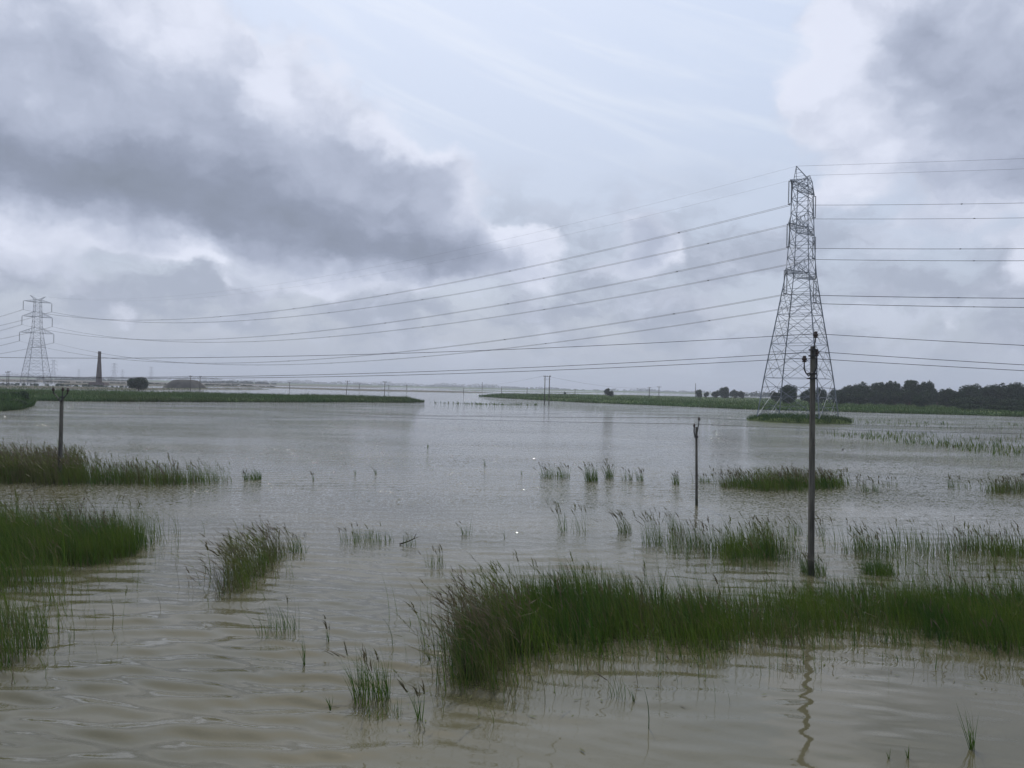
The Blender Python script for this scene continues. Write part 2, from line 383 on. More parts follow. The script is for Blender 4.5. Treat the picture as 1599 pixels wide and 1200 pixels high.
s1 = strip('land', [(-150, 604, 520), (0, 606.2, 480), (120, 608, 500), (215, 609.5, 500), (330, 608.5, 570), (420, 608.6, 660)], .7, 'thin muddy strip beyond the left bank', m=M_MUD, seed=12, edge=.2, bumps=.8)
s1b = strip('land', [(90, 601.2, 900), (200, 602.8, 950), (330, 604, 950), (420, 606, 930), (560, 610.5, 900), (700, 613, 900), (770, 614, 820)], .8, 'low dark strip far out in the flood', m=M_MUD, seed=14, edge=.25, bumps=.8)
s2 = strip('land', [(-150, 594.5, 1700), (100, 598, 1800), (260, 600.2, 1900), (420, 602.4, 2100), (600, 606, 2300)], 1.2, 'distant dark strip of land', m=M_MUD, seed=17, edge=.2)
s3 = strip('land', [(420, 600.5, 3600), (700, 606.8, 3400), (900, 611.2, 3200), (1100, 615.8, 2900), (1300, 620.5, 2600), (1700, 630, 2600)], 1.4, 'distant shore on the horizon', seed=21, edge=.2)
s4 = strip('land', [(-300, 585.5, 8400), (0, 591.2, 8400), (700, 606.5, 8400), (1300, 620, 8400), (1800, 631, 8400)], 2.5, 'far shore on the horizon', seed=23, edge=.1)
s5 = strip('land', [(700, 609.2, 1500), (800, 612.2, 1200), (900, 613.9, 1500), (960, 614.2, 1700)], .6, 'narrow green islet strip in mid distance', seed=29, edge=.3)
# island under the pylon
TX = Q(1247, 165, 0); T1 = Vector((TX.x, TX.y, 0))
isl = MB(); n = 40; rr = []
for rad, z in ((1.0, -.15), (.93, .35), (.8, .8), (.5, 1.0), (.02, 1.05)):
    rr.append(len(isl.v))
    for k in range(n):
        a = 2*math.pi*k/n; wob = 1+.07*math.sin(3*a+1)+.05*math.sin(7*a)
        isl.v.append(Vector((T1.x+11.2*rad*wob*math.cos(a), T1.y-1+9.5*rad*wob*math.sin(a), z)))
for a, b in zip(rr, rr[1:]):
    for k in range(n): isl.f.append((a+k, a+(k+1) % n, b+(k+1) % n, b+k))
o = isl.build('land', M_LAND, smooth=True); tag(o, 'small round grassy island under the tall lattice tower', kind='structure')

# ------------------------------------------------------------------ blades
def blade_arrays(Pb, H, Wd, lean, bend, tint, nseg=4, yaw=None):
    """curved tapering ribbons; lean (n,2) start slope, bend (n,2) extra slope at the tip"""
    n = len(Pb); t = np.linspace(0, 1, nseg+1)
    yaw = RNG.uniform(0, np.pi, n) if yaw is None else yaw
    off = (lean[:, None, :]*t[None, :, None] + bend[:, None, :]*(t**2.6)[None, :, None])*H[:, None, None]
    drop = .42*np.linalg.norm(bend, axis=1)[:, None]**2*(t**3)[None, :]*H[:, None]
    c = np.zeros((n, nseg+1, 3)); c[..., :2] = Pb[:, None, :2]+off
    c[..., 2] = Pb[:, None, 2]+H[:, None]*t[None, :]-drop
    wd = (Wd[:, None]*(1-t[None, :]**1.6)*.5)
    sx = np.stack([np.cos(yaw), np.sin(yaw), np.zeros(n)], -1)[:, None, :]*wd[..., None]
    Lv = c-sx; Rv = c+sx
    V = np.concatenate([Lv[:, :-1], Rv[:, :-1], c[:, -1:]], 1)       # n,(2*nseg+1)
    k = 2*nseg+1; b = (np.arange(n)*k)[:, None]
    quads = np.stack([b+np.arange(nseg-1), b+nseg+np.arange(nseg-1), b+nseg+1+np.arange(nseg-1), b+1+np.arange(nseg-1)], -1).reshape(-1, 4)
    tris = np.stack([b[:, 0]+nseg-1, b[:, 0]+2*nseg-1, b[:, 0]+2*nseg], -1)
    tip_dir = c[:, -1]-c[:, -2]
    return V.reshape(-1, 3), quads, tris, np.repeat(tint, k), c, tip_dir
def grass_mesh(name, Pb, H, Wd, tint, wind=(-.10, 0), sway=.12, droop=.25, plume=0.0, nseg=4):
    n = len(Pb)
    lean = RNG.normal(0, sway, (n, 2))+np.array(wind)*RNG.uniform(.2, 1.2, (n, 1))
    bend = RNG.normal(0, droop*.6, (n, 2))+np.array(wind)*RNG.uniform(.4, 2.2, (n, 1))
    bend[RNG.random(n) < .09] *= 3.2
    V, q, t, ti, c, td = blade_arrays(Pb, H, Wd, lean, bend, tint, nseg)
    Vs, qs, ts, tis = [V], [q], [t], [ti]; base = len(V)
    if plume > 0:
        tall = np.where((RNG.random(n) < plume) & (H > np.median(H)))[0]
        if len(tall):
            a0 = c[tall, -2]; dr = td[tall]/np.linalg.norm(td[tall], axis=1)[:, None]
            for rep in range(4):
                m_ = len(tall); st = a0+td[tall]*(rep*.22)
                h2 = RNG.uniform(.10, .2, m_)
                ln = dr[:, :2]/np.maximum(dr[:, 2:3], .35)*.8+RNG.normal(0, .16, (m_, 2))
                v2, q2, t2, ti2, _, _ = blade_arrays(st, h2, np.full(m_, .028)*RNG.uniform(.6, 1.3, m_)*Wd[tall]/.012, ln, np.array(wind)*RNG.uniform(1, 5, (m_, 1)), np.clip(RNG.normal(.93, .06, m_), 0, 1), 3)
                Vs.append(v2); qs.append(q2+base); ts.append(t2+base); tis.append(ti2); base += len(v2)
    return np_mesh(name, np.concatenate(Vs), [np.concatenate(qs), np.concatenate(ts)], np.concatenate(tis))
def inpoly(x, y, poly):
    c = np.zeros(len(x), bool); j = len(poly)-1
    for i in range(len(poly)):
        xi, yi = poly[i]; xj, yj = poly[j]
        m_ = ((yi > y) != (yj > y)) & (x < (xj-xi)*(y-yi)/((yj-yi)+1e-9)+xi); c ^= m_; j = i
    return c
def sample(polypx, dens, clump=.0, cs=.8, seed=3):
    poly = [tuple(P(a, b)[:2]) for a, b in polypx]
    xs = [a for a, _ in poly]; ys = [b for _, b in poly]
    area = (max(xs)-min(xs))*(max(ys)-min(ys)); n = int(area*dens)
    x = RNG.uniform(min(xs), max(xs), n); y = RNG.uniform(min(ys), max(ys), n)
    sc = min(1.0, .55*min(max(xs)-min(xs), (max(ys)-min(ys))*1.2))
    xj = x+sc*(.22*RNG.normal(size=n)+.55*vnoise(x, y, 1.6, seed)); yj = y+sc*(.30*RNG.normal(size=n)+.7*vnoise(x, y, 1.3, seed+1))
    k = inpoly(xj, yj, poly)
    k &= (vnoise(x, y, 2.6, seed+5)+RNG.normal(0, .35, n)) > -.62
    if clump: k &= (vnoise(x, y, cs, seed+2)+RNG.normal(0, .25, n)) > (clump-.5)
    x, y = x[k], y[k]; m_ = len(x)//6
    j = RNG.choice(len(x), m_) if m_ else np.array([], int)
    x = np.concatenate([x, x[j]+RNG.normal(0, sc*.9, m_)]); y = np.concatenate([y, y[j]+RNG.normal(0, sc*1.1, m_)])
    return np.stack([x, y, np.full(len(x), -.04)], -1)
def bed(polypx, dens, h, tint, label, clump=0.0, cs=.8, plume=.06, width=.012, wind=(-.10, -.01), sway=.10, droop=.22, seed=3, stuff=True, name='marsh_grass', hv=.34, patchy=.32, extra=None, group=None, cat=None):
    Pb = sample(polypx, dens, clump, cs, seed)
    if extra is not None: Pb = np.concatenate([Pb]+extra)
    n = len(Pb); big = vnoise(Pb[:, 0], Pb[:, 1], .9, seed+7)
    H = h*np.clip(RNG.normal(.88, hv, n)+.34*big+.22*vnoise(Pb[:, 0], Pb[:, 1], 2.8, seed+17), .25, 1.7)
    ti = np.clip(RNG.normal(tint, .2, n)+patchy*vnoise(Pb[:, 0], Pb[:, 1], .6, seed+9), 0, 1)
    ti = np.where(RNG.random(n) < .07, RNG.uniform(.78, .97, n), ti)
    me = grass_mesh(name, Pb, H, width*np.clip(RNG.lognormal(-.1, .38, n), .4, 2.6), ti, wind, sway, droop, plume)
    o = link(name, me, M_REED)
    if stuff: tag(o, label, kind='stuff')
    else: tag(o, label, cat or 'reeds', group)
    return o
def debris(polypx, n, label):
    Pb = sample(polypx, 12); Pb = Pb[RNG.permutation(len(Pb))[:n]]; n = len(Pb)
    a = RNG.uniform(0, 3.14, n); L = RNG.uniform(.02, .11, n); W_ = RNG.uniform(.006, .02, n)
    ax = np.stack([np.cos(a), np.sin(a), 0*a], -1)*L[:, None]; bx = np.stack([-np.sin(a), np.cos(a), 0*a], -1)*W_[:, None]
    Pb[:, 2] = RNG.uniform(.012, .03, n)
    V = np.stack([Pb+ax, Pb+bx, Pb-ax, Pb-bx], 1).reshape(-1, 3)
    o = link('floating_debris', np_mesh('floating_debris', V, np.arange(n*4).reshape(-1, 4), np.repeat(RNG.uniform(.6, 1, n), 4)), M_REED); tag(o, label, kind='stuff')
def ell(cx, cy, wx, wy, n=14):
    return [(cx+wx/2*math.cos(2*math.pi*k/n), cy+wy/2*math.sin(2*math.pi*k/n)) for k in range(n)]

# --- the big beds (stuff)
bed([(700, 1072), (705, 1020), (735, 975), (775, 945), (850, 930), (950, 932), (1050, 948), (1120, 962), (1150, 985), (1075, 1000), (1000, 1012), (930, 1022), (850, 1012), (810, 1030), (790, 1062), (740, 1078)],
    280, .90, .30, 'dense bright green marsh grass in the middle foreground', plume=.02, seed=3, width=.016)
bed([(692, 1080), (692, 1020), (715, 985), (760, 950), (815, 945), (830, 1000), (815, 1065), (740, 1085)],
    170, 1.12, .72, 'brown flowering reeds leaning left on the near edge of the foreground bed', plume=.5, seed=13, wind=(-.17, 0), width=.011)
bed([(700, 1090), (820, 1040), (1000, 1025), (1160, 985), (1599, 1035), (1700, 1050), (1700, 1000), (1150, 965), (780, 1010)],
    95, .62, .35, 'thin grass stems scattered along the front of the foreground bed', plume=.03, seed=23, width=.010, clump=.35)
bed([(1060, 952), (1250, 930), (1330, 925), (1450, 930), (1599, 935), (1850, 940), (1850, 1030), (1599, 1012), (1500, 1002), (1400, 985), (1300, 985), (1180, 990), (1090, 1010), (1040, 985)],
    270, .62, .30, 'low green flooded grass stretching to the right of the foreground', clump=.2, cs=1.3, plume=.02, seed=33, width=.011)
bed([(1090, 965), (1250, 950), (1420, 948), (1420, 1005), (1250, 1012), (1090, 1015)], 190, .58, .40, 'yellow green grass in the middle of the foreground belt', plume=.02, seed=39, width=.012)
bed([(1400, 935), (1599, 930), (1850, 935), (1850, 1045), (1599, 1022), (1470, 1005), (1400, 975)],
    330, .70, .26, 'thicker green grass at the right edge of the foreground', clump=.1, plume=.02, seed=43, width=.012)
bed([(1050, 990), (1100, 985), (1140, 1000), (1130, 1035), (1085, 1045), (1050, 1030)], 120, .6, .35, 'dark grass fringe below the foreground bed', seed=47, plume=.03)
bed([(-260, 830), (0, 826), (120, 832), (200, 838), (228, 850), (215, 866), (150, 884), (60, 888), (-260, 895)],
    330, 1.0, .22, 'dense dark green marsh grass at the left edge', plume=.03, seed=53, width=.013)
bed([(-260, 830), (0, 826), (120, 834), (232, 842), (232, 866), (150, 880), (-260, 885)], 26, 1.45, .5, 'tall thin reeds rising above the left marsh grass', plume=.3, seed=57, width=.012)
bed([(-260, 900), (0, 890), (80, 893), (115, 925), (100, 975), (70, 1020), (0, 1055), (-260, 1080)], 190, .80, .50, 'sparse olive reeds in the water at the lower left', clump=.3, plume=.06, seed=63, width=.012)
bed([(-260, 735), (0, 735), (90, 738), (140, 746), (150, 756), (90, 757), (0, 756), (-260, 758)], 210, 1.35, .62, 'olive brown reeds around the left utility pole', plume=.5, seed=73, wind=(-.12, 0), width=.018)
bed([(140, 745), (250, 748), (350, 749), (354, 756), (250, 759), (150, 758)], 120, 1.05, .45, 'row of dark reeds running right from the left utility pole', clump=.25, cs=.5, plume=.15, seed=83, width=.018)
bed([(1045, 845), (1150, 838), (1235, 850), (1240, 872), (1180, 892), (1070, 893), (1045, 875)], 85, .85, .36, 'loose green reeds left of the main utility pole', clump=.4, plume=.12, seed=93, width=.014)
bed([(1295, 846), (1380, 850), (1475, 852), (1475, 868), (1380, 872), (1320, 868)], 140, .85, .42, 'thin row of reeds right of the main utility pole', clump=.35, plume=.15, seed=103, width=.014)
bed([(1320, 868), (1475, 868), (1599, 880), (1650, 900), (1400, 905)], 55, .55, .40, 'scattered stems in the water right of the main utility pole', clump=.3, plume=.03, seed=113, width=.012)
bed([(1478, 852), (1540, 855), (1599, 858), (1750, 860), (1750, 876), (1599, 874), (1500, 868)], 210, .85, .5, 'dense reeds at the right edge beyond the foreground', plume=.12, seed=123, width=.014)
bed([(1535, 764), (1599, 763), (1750, 764), (1750, 772), (1540, 771)], 110, .75, .55, 'far reeds at the right edge', clump=.3, plume=.2, seed=133, width=.02)
bed([(1180, 905), (1270, 912), (1400, 905), (1500, 915), (1599, 915), (1599, 940), (1180, 950)], 45, .45, .35, 'sparse grass behind the foreground carpet', clump=.35, plume=.02, seed=137, width=.011)
bed([(1270, 673), (1350, 674), (1480, 679), (1599, 684), (1750, 690), (1750, 722), (1599, 716), (1480, 702), (1380, 690), (1290, 680)], 2.6, .70, .35, 'sparse flooded weeds dotted over the water at the right', clump=.45, cs=.10, plume=.0, seed=143, width=.07, sway=.2)
bed([(1300, 655), (1400, 657), (1599, 664), (1750, 668), (1750, 676), (1500, 672), (1320, 664)], .35, .6, .3, 'faint far weeds behind the flooded weeds', clump=.5, cs=.08, plume=0, seed=147, width=.12, sway=.2)
bed([(672, 629.2), (720, 630), (790, 631.6), (840, 632.6), (840, 633.6), (780, 632.9), (680, 630.2)], .9, .7, .25, 'line of low weeds between the two green banks', clump=.4, cs=.12, plume=0, seed=149, width=.22, sway=.3)

debris([(560, 1120), (700, 1060), (1000, 1000), (1180, 1000), (1600, 1040), (1600, 1070), (1000, 1090), (700, 1150)], 170, 'bits of stem and leaf floating in front of the foreground bed')
# --- single tufts (things)
def tuft(cx, base, wx, hpx, label, n=None, tint=.45, plume=.25, wy=None, wind=(-.10, 0), sway=.14, dens=None, group='reed tufts standing in the water', width=None):
    off = base-hor(cx); m_ = hpx/(off/6.0); dist = 7020/off
    wy = max(3, wx*.25*off/300) if wy is None else wy
    wxm = wx*dist/1170; wym = wy*6*1170/off/off
    n = max(9, int((n or 90*wxm)*1.6))
    if n < 18: wxm *= .28; wym *= .2
    a = RNG.uniform(0, 6.28, n); r_ = np.sqrt(RNG.random(n))
    c = P(cx, base-wy/2)
    Pb = np.stack([r_*np.cos(a)*wxm/2, r_*np.sin(a)*wym/2, np.full(n, -.04)], -1)
    H = m_*np.clip(RNG.normal(.78, .22, n), .25, 1.15)
    me = grass_mesh('reed_tuft', Pb, H, (width or max(.012, .00050*dist))*RNG.uniform(.6, 1.3, n), np.clip(RNG.normal(tint, .13, n), 0, 1), wind, sway, .2, plume)
    o = link('reed_tuft', me, M_REED); o.location = c; tag(o, label, 'reeds', group); return o
tuft(395, 751, 28, 17, 'small dark green reed tuft alone right of the far left reed row', tint=.3, plume=.05, n=90)
# diagonal plumed bed
bed([(343, 925), (348, 900), (400, 868), (440, 855), (458, 862), (440, 880), (405, 900), (385, 925), (360, 932)], 210, .95, .60, 'slanting clump of brown plumed reeds leaning left in the left half of the water', plume=.55, seed=153, wind=(-.2, 0), width=.013, stuff=False, name='reed_clump')
bed([(1125, 756), (1180, 754), (1240, 753), (1318, 753), (1320, 763), (1240, 767), (1190, 769), (1130, 763)], 120, .80, .45, 'wide olive reed clump crossed by the main utility pole in mid water', plume=.25, seed=163, width=.019, stuff=False, name='reed_clump')
bed([(1122, 855), (1160, 850), (1200, 858), (1232, 864), (1210, 874), (1150, 876), (1125, 868)], 210, .95, .36, 'dense green reed clump left of the main utility pole', plume=.10, seed=173, width=.014, stuff=False, name='reed_clump')
tuft(1370, 902, 52, 32, 'short bright green tuft just right of the main utility pole base', tint=.25, plume=.0, n=260)
tuft(1270, 900, 40, 34, 'dark tuft wrapped round the foot of the main utility pole', tint=.4, plume=.05, n=150)
tuft(466, 866, 26, 34, 'thin grey green stems right beside the slanting plumed clump', n=34, tint=.35)
tuft(580, 1106, 62, 84, 'tall dark tuft in the lower foreground with wavering reflection', n=75, tint=.4, plume=.15, width=.015)
tuft(600, 1130, 60, 40, 'low stems just below the tall dark foreground tuft', n=26, tint=.4, plume=0)
tuft(655, 1135, 42, 62, 'few bent stems right of the tall dark foreground tuft', n=8, tint=.35, plume=.3, width=.015)
tuft(516, 1108, 6, 26, 'single short stem left of the tall dark foreground tuft', n=2, tint=.4, plume=.0, width=.016)
tuft(437, 1000, 70, 48, 'sparse upright stems below the slanting plumed clump', n=46, tint=.35, plume=.1)
tuft(475, 1040, 14, 60, 'tall lone stems under the sparse upright stems', n=4, tint=.3, plume=.1, width=.014)
tuft(512, 1005, 14, 34, 'small pair of stems left of centre with curved tips', n=6, tint=.4, plume=.4)
tuft(573, 855, 88, 24, 'long low row of stems in the middle of the water', n=110, tint=.35, plume=.1)
tuft(640, 854, 24, 26, 'short stems at the right end of the long low row', n=16, tint=.4)
tuft(679, 890, 42, 34, 'small brownish tuft below the long low row', n=34, tint=.6, plume=.3)
tuft(728, 838, 22, 32, 'thin tuft upper right of the long low row', n=16, tint=.4, plume=.3)
tuft(788, 842, 8, 18, 'tiny pair of stems right of the thin tuft in mid water', n=5, tint=.4, plume=.0)
tuft(672, 1032, 8, 50, 'two slanting bare stems left of the foreground bed', n=3, tint=.5, wind=(-.35, 0), width=.016, plume=0)
tuft(878, 832, 22, 48, 'tall thin reeds with brown heads behind the foreground bed', n=16, tint=.5, plume=.6)
tuft(905, 834, 30, 42, 'arching reeds with drooping heads behind the foreground bed', n=14, tint=.5, plume=.6)
tuft(976, 834, 22, 36, 'left leaning brown headed tuft behind the foreground bed', n=44, tint=.55, plume=.5, wind=(-.2, 0))
tuft(1020, 854, 36, 56, 'taller open tuft with brown heads behind the foreground bed', n=60, tint=.45, plume=.4)
tuft(1056, 833, 26, 34, 'pointed tuft beneath the short utility pole', n=36, tint=.4, plume=.2)
tuft(868, 749, 50, 22, 'leftmost dark tuft of the mid distance row', n=90, tint=.4, plume=.15)
tuft(924, 753, 22, 28, 'second dense tuft of the mid distance row', n=80, tint=.4, plume=.2)
tuft(951, 748, 14, 28, 'narrow upright tuft, third in the mid distance row', n=50, tint=.45, plume=.2)
tuft(979, 751, 18, 20, 'thin tuft, fourth in the mid distance row', n=22, tint=.5, plume=.4)
tuft(1000, 752, 12, 20, 'small upright tuft, fifth in the mid distance row', n=26, tint=.45, plume=.2)
tuft(1055, 757, 12, 20, 'small tuft just left of the short utility pole', n=34, tint=.45, plume=.2)
tuft(1100, 755, 22, 14, 'low faint tuft just right of the short utility pole', n=32, tint=.5, plume=.2)
tuft(1340, 760, 20, 20, 'two bent pale stems right of the wide olive clump', n=5, tint=.7, plume=.5)
tuft(1352, 769, 12, 20, 'left one of two small tufts beyond the right reed row', n=22, tint=.45, plume=.2)
tuft(1368, 769, 8, 22, 'right one of two small tufts beyond the right reed row', n=18, tint=.45, plume=.4)
tuft(1390, 760, 22, 14, 'faint pale tuft beyond the right reed row', n=14, tint=.6, plume=.4)
tuft(1490, 763, 16, 20, 'small tuft left of the far reeds at the right edge', n=22, tint=.5, plume=.4)
tuft(1508, 763, 12, 12, 'lowest faint tuft by the far reeds at the right edge', n=12, tint=.6, plume=.2)
tuft(965, 1098, 30, 46, 'few dark stems below the foreground bed near the centre', n=13, tint=.35, plume=.05, width=.014)
tuft(990, 1098, 12, 26, 'three short stems below the foreground bed near the centre', n=5, tint=.35, plume=0, width=.014)
tuft(1518, 1178, 30, 72, 'thin tall stems at the bottom right corner', n=11, tint=.4, plume=.15, width=.013)
tuft(1418, 1186, 8, 26, 'small curved stem pair at the bottom right', n=4, tint=.4, plume=.0, width=.014)
tuft(1388, 1186, 6, 20, 'single faint stem left of the small curved pair', n=2, tint=.4, plume=.0, width=.012)
tuft(1190, 838, 40, 34, 'thin brown headed reeds left of the main pole beyond the dense clump', n=22, tint=.6, plume=.6)
tuft(1240, 836, 30, 26, 'short stems close to the left side of the main pole', n=24, tint=.5, plume=.2)
tuft(1282, 838, 16, 30, 'brown headed stems close to the right side of the main pole', n=14, tint=.6, plume=.6)
for i, (a, b, h) in enumerate([(490, 752, 14), (555, 743, 12), (587, 742, 15), (757, 729, 14), (815, 742, 8), (668, 700, 7)]):
    tuft(a, b, 8, h, ['lone stems in open water left of centre', 'tiny weed tuft in open water above the long low row', 'small dark weed tuft in open water above the long low row',
                      'small forked weed in open water at the centre', 'tiny weed just left of the mid distance row', 'tiny weed in the glittering water at the centre'][i], n=7, tint=.4, plume=.2, group=None)
# driftwood branch by the long low row
br = MB(); a0 = P(624, 850, .02); br.tube([a0, a0+Vector((.25, 0, .08)), a0+Vector((.52, .05, .2)), a0+Vector((.62, .05, .42))], [.03, .026, .02, .008], 6)
br.tube([a0+Vector((.52, .05, .2)), a0+Vector((.74, .02, .30))], [.014, .005], 5); br.tube([a0+Vector((.25, 0, .08)), a0+Vector((.3, .1, .3))], [.014, .005], 5)
tag(br.build('driftwood_branch', M_BARK), 'dark bare branch slanting out of the water among the low stems', 'branch')
for (a, b, r_, l) in ((1316, 703, .10, 'small dark round lump afloat on open water right of the main pole'), (1597, 742, .10, 'small dark round lump afloat at the right edge')):
    mb = MB(); mb.lathe((0, 0, -.03), [(.05, 0), (.16, .03), (.18, .09), (.13, .16), (.05, .21)], 10); mb.tube([(0.05, 0, .15), (.12, 0, .26), (.18, 0, .29)], [.05, .04, .03], 6)
    o = mb.build('floating_lump', M_MOUND, smooth=True); o.location = P(a, b); o.scale = (.6, .6, .6); tag(o, l, 'lump')

# grass on the banks
def cover(XY, n, h, wd, label, tint=.4, vmax=1.0, seed=5, name='bank_grass', xlim=None):
    nu_, nv_ = XY.shape[:2]
    fu = RNG.random(n)*(nu_-1.001); fv = (RNG.random(n)**1.5)*vmax*(nv_-1.001)
    i, j = fu.astype(int), fv.astype(int); a, b = (fu-i)[:, None], (fv-j)[:, None]
    Pb = (XY[i, j]*(1-a)+XY[i+1, j]*a)*(1-b)+(XY[i, j+1]*(1-a)+XY[i+1, j+1]*a)*b
    Pb[:, 2] = np.maximum(Pb[:, 2], 0)-.05
    big = vnoise(Pb[:, 0], Pb[:, 1], .12, seed)
    H = h*np.clip(RNG.normal(.75, .3, n)+.55*big+.6*np.maximum(0, vnoise(Pb[:, 0], Pb[:, 1], .45, seed+2)), .2, 2.6)
    o = link(name, grass_mesh(name, Pb, H, wd*RNG.uniform(.5, 1.4, n), np.clip(RNG.normal(tint, .2, n)+.25*big, 0, 1), (-.05, 0), .35, .3, 0, 2), M_FIELD)
    tag(o, label, kind='stuff'); return o
cover(bund, 42000, .9, .16, 'rough green grass on the left bank', .35, seed=31)
cover(rland, 60000, .9, .28, 'rough green grass on the right tongue of land', .4, seed=41)
cover(lbit, 12000, 1.4, .10, 'rough grass on the small bank at the left edge', .3, seed=51)
cover(s1b, 3500, .5, .4, 'grass on the far low strip', .4, seed=61)
cover(s1, 2500, .5, .5, 'weeds on the thin muddy strip', .4, seed=71)
n = 9000; a = RNG.uniform(0, 6.28, n); r_ = np.sqrt(RNG.random(n))*.97
wob = 1+.07*np.sin(3*a+1)+.05*np.sin(7*a)
Pb = np.stack([T1.x+11.2*r_*wob*np.cos(a), T1.y-1+9.5*r_*wob*np.sin(a), np.clip(1.05*(1.15-r_**3), 0, 1)-.1], -1)
o = link('island_grass', grass_mesh('island_grass', Pb, .85*np.clip(RNG.normal(.7, .35, n)+.3*np.sin(a*9)*r_, .2, 1.7), .09*RNG.uniform(.5, 1.3, n), np.clip(RNG.normal(.3, .15, n), 0, 1), (-.05, 0), .3, .3, 0, 3), M_FIELD)
tag(o, 'thick grass on the island under the lattice tower', kind='stuff')

# ------------------------------------------------------------------ lattice tower
TH = dict(base=1.0)
def tower_proto():
    root = empty('lattice_tower')
    lev = [(0, 6.6), (8.5, 5.62), (16, 4.6), (22.5, 3.68), (28, 2.95), (31.5, 2.5), (35, 2.25), (38.3, 2.1), (41.5, 1.96), (44.8, 1.84), (48.0, 1.76), (50.4, 1.7), (52.0, 1.5)]
    def cor(z, hw): return [Vector((sx*hw, sy*hw, z)) for sx, sy in ((-1, -1), (1, -1), (1, 1), (-1, 1))]
    C_ = [cor(z, h) for z, h in lev]
    for k in range(4):
        mb = MB()
        for a, b in zip(C_, C_[1:]): mb.bar(a[k], b[k], .135 if a[0].z < 28 else .10)
        mb.build('leg', M_STEEL, root)
    mb = MB(); r1, r2 = .056, .042
    for i, (a, b) in enumerate(zip(C_, C_[1:])):
        for k in range(4):
            a0, a1, b0, b1 = a[k], a[(k+1) % 4], b[k], b[(k+1) % 4]
            mid = (a0+a1+b0+b1)/4; w0, w1 = (a1-a0).length, (b1-b0).length
            x = a0.lerp(b1, w0/(w0+w1))
            mb.bar(a0, b1, r1); mb.bar(a1, b0, r1); mb.bar(b0, b1, r1)
            if i < 4:                                           # secondary bracing of the wide panels
                for c0, c1 in ((a0, b0), (a1, b1)):
                    for t in (.25, .5, .75):
                        s_ = c0.lerp(c1, t)
                        d0 = c0.lerp(x, t*2 if t <= .5 else 1) if t <= .5 else x.lerp(c1, (t-.5)*2)
                        mb.bar(s_, d0, r2)
                        if t == .5: continue
                        mb.bar(s_, x.lerp(c0 if t < .5 else c1, .5), r2); mb.bar(c0.lerp(c1, .5), c0.lerp(x, .5) if t < .5 else c1.lerp(x, .5), r2)
                mb.bar((a0+a1)/2, a0.lerp(x, .5), r2); mb.bar((a0+a1)/2, a1.lerp(x, .5), r2)
                mb.bar(a0.lerp(x, .5), a1.lerp(x, .5), r2); mb.bar(b0.lerp(x, .5), b1.lerp(x, .5), r2)
            if i == 0:
                for t in (.2, .4, .6, .8): mb.bar(a0.lerp(a1, t), a0.lerp(x, .35) if t < .5 else a1.lerp(x, .35), r2)
        if i in (2, 4, 7, 10):
            mb.bar(b[0], b[2], r2); mb.bar(b[1], b[3], r2)
    mb.build('bracing', M_STEEL, root)
    tips = {}
    def hw_at(z):
        for (z0, h0), (z1, h1) in zip(lev, lev[1:]):
            if z0 <= z <= z1: return h0+(h1-h0)*(z-z0)/(z1-z0)
    for li, (z, L, zt) in enumerate(((31.2, 9.4, 3.2), (41.2, 8.3, 3.2), (50.4, 7.8, 1.6))):
        for s in (-1, 1):
            h0, h1 = hw_at(z), hw_at(min(z+zt, 52)); tip = Vector((s*L, 0, z+.15))
            mb = MB()
            for sy in (-1, 1):
                lo = Vector((s*h0, sy*h0, z)); hi = Vector((s*h1, sy*h1, min(z+zt, 52)))
                mb.bar(lo, tip, .09); mb.bar(hi, tip, .08)
                N = 5
                for q_ in range(1, N):
                    A_, B_ = lo.lerp(tip, q_/N), hi.lerp(tip, q_/N); mb.bar(A_, B_, .045)
                    mb.bar(B_, lo.lerp(tip, (q_-1)/N) if q_ > 0 else lo, .045)
            for q_ in range(0, 5):
                A_ = Vector((s*h0, -h0, z)).lerp(tip, q_/5); B_ = Vector((s*h0, h0, z)).lerp(tip, (q_+.0)/5); C2 = Vector((s*h0, h0, z)).lerp(tip, (q_+1)/5)
                mb.bar(A_, B_, .045); mb.bar(A_, C2, .045)
            arm = mb.build('crossarm', M_STEEL, root)
            ins = MB()
            for sy in (-.28, .28):
                pr = []
                for q_ in range(22):
                    zz = -.4-q_*.21; pr += [(.045, zz), (.15, zz-.03), (.15, zz-.09), (.045, zz-.12)]
                ins.lathe(tip+Vector((0, sy, 0)), pr, 8)
            ins.box(tip+Vector((0, 0, -.3)), (.12, .7, .12)); ins.box(tip+Vector((0, 0, -5.15)), (.16, .8, .2))
            ins.bar(tip, tip+Vector((0, 0, -.3)), .05); ins.box(tip+Vector((0, 0, -5.35)), (.5, .1, .1))
            ins.build('insulator_string', M_GLASSINS, arm)
            tips[(li, s)] = tip+Vector((0, 0, -5.4))
    for s in (-1, 1):
        mb = MB(); pk = Vector((s*4.3, 0, 54.3))
        for sy in (-1, 1):
            mb.bar(Vector((s*1.5, sy*1.5, 52)), pk, .08); mb.bar(Vector((-s*.2, sy*1.45, 52)), pk, .06)
            for t in (.3, .6): mb.bar(Vector((s*1.5, sy*1.5, 52)).lerp(pk, t), Vector((-s*.2, sy*1.45, 52)).lerp(pk, t+.1), .04)
        for t in (.25, .5, .75): mb.bar(Vector((s*1.5, -1.5, 52)).lerp(pk, t), Vector((s*1.5, 1.5, 52)).lerp(pk, t), .04)
        mb.build('earth_wire_peak', M_STEEL, root); tips[(3, s)] = pk
    return root, tips
TOW, TIPS = tower_proto()
LINE = Vector((-.766, .643, 0)); AX = math.atan2(.766*1, .643)      # arm axis (x of the tower) square to the line
arm_ang = math.atan2(.77, .64)
TOW.location = (T1.x, T1.y, 1.0); TOW.rotation_euler = (0, 0, arm_ang)
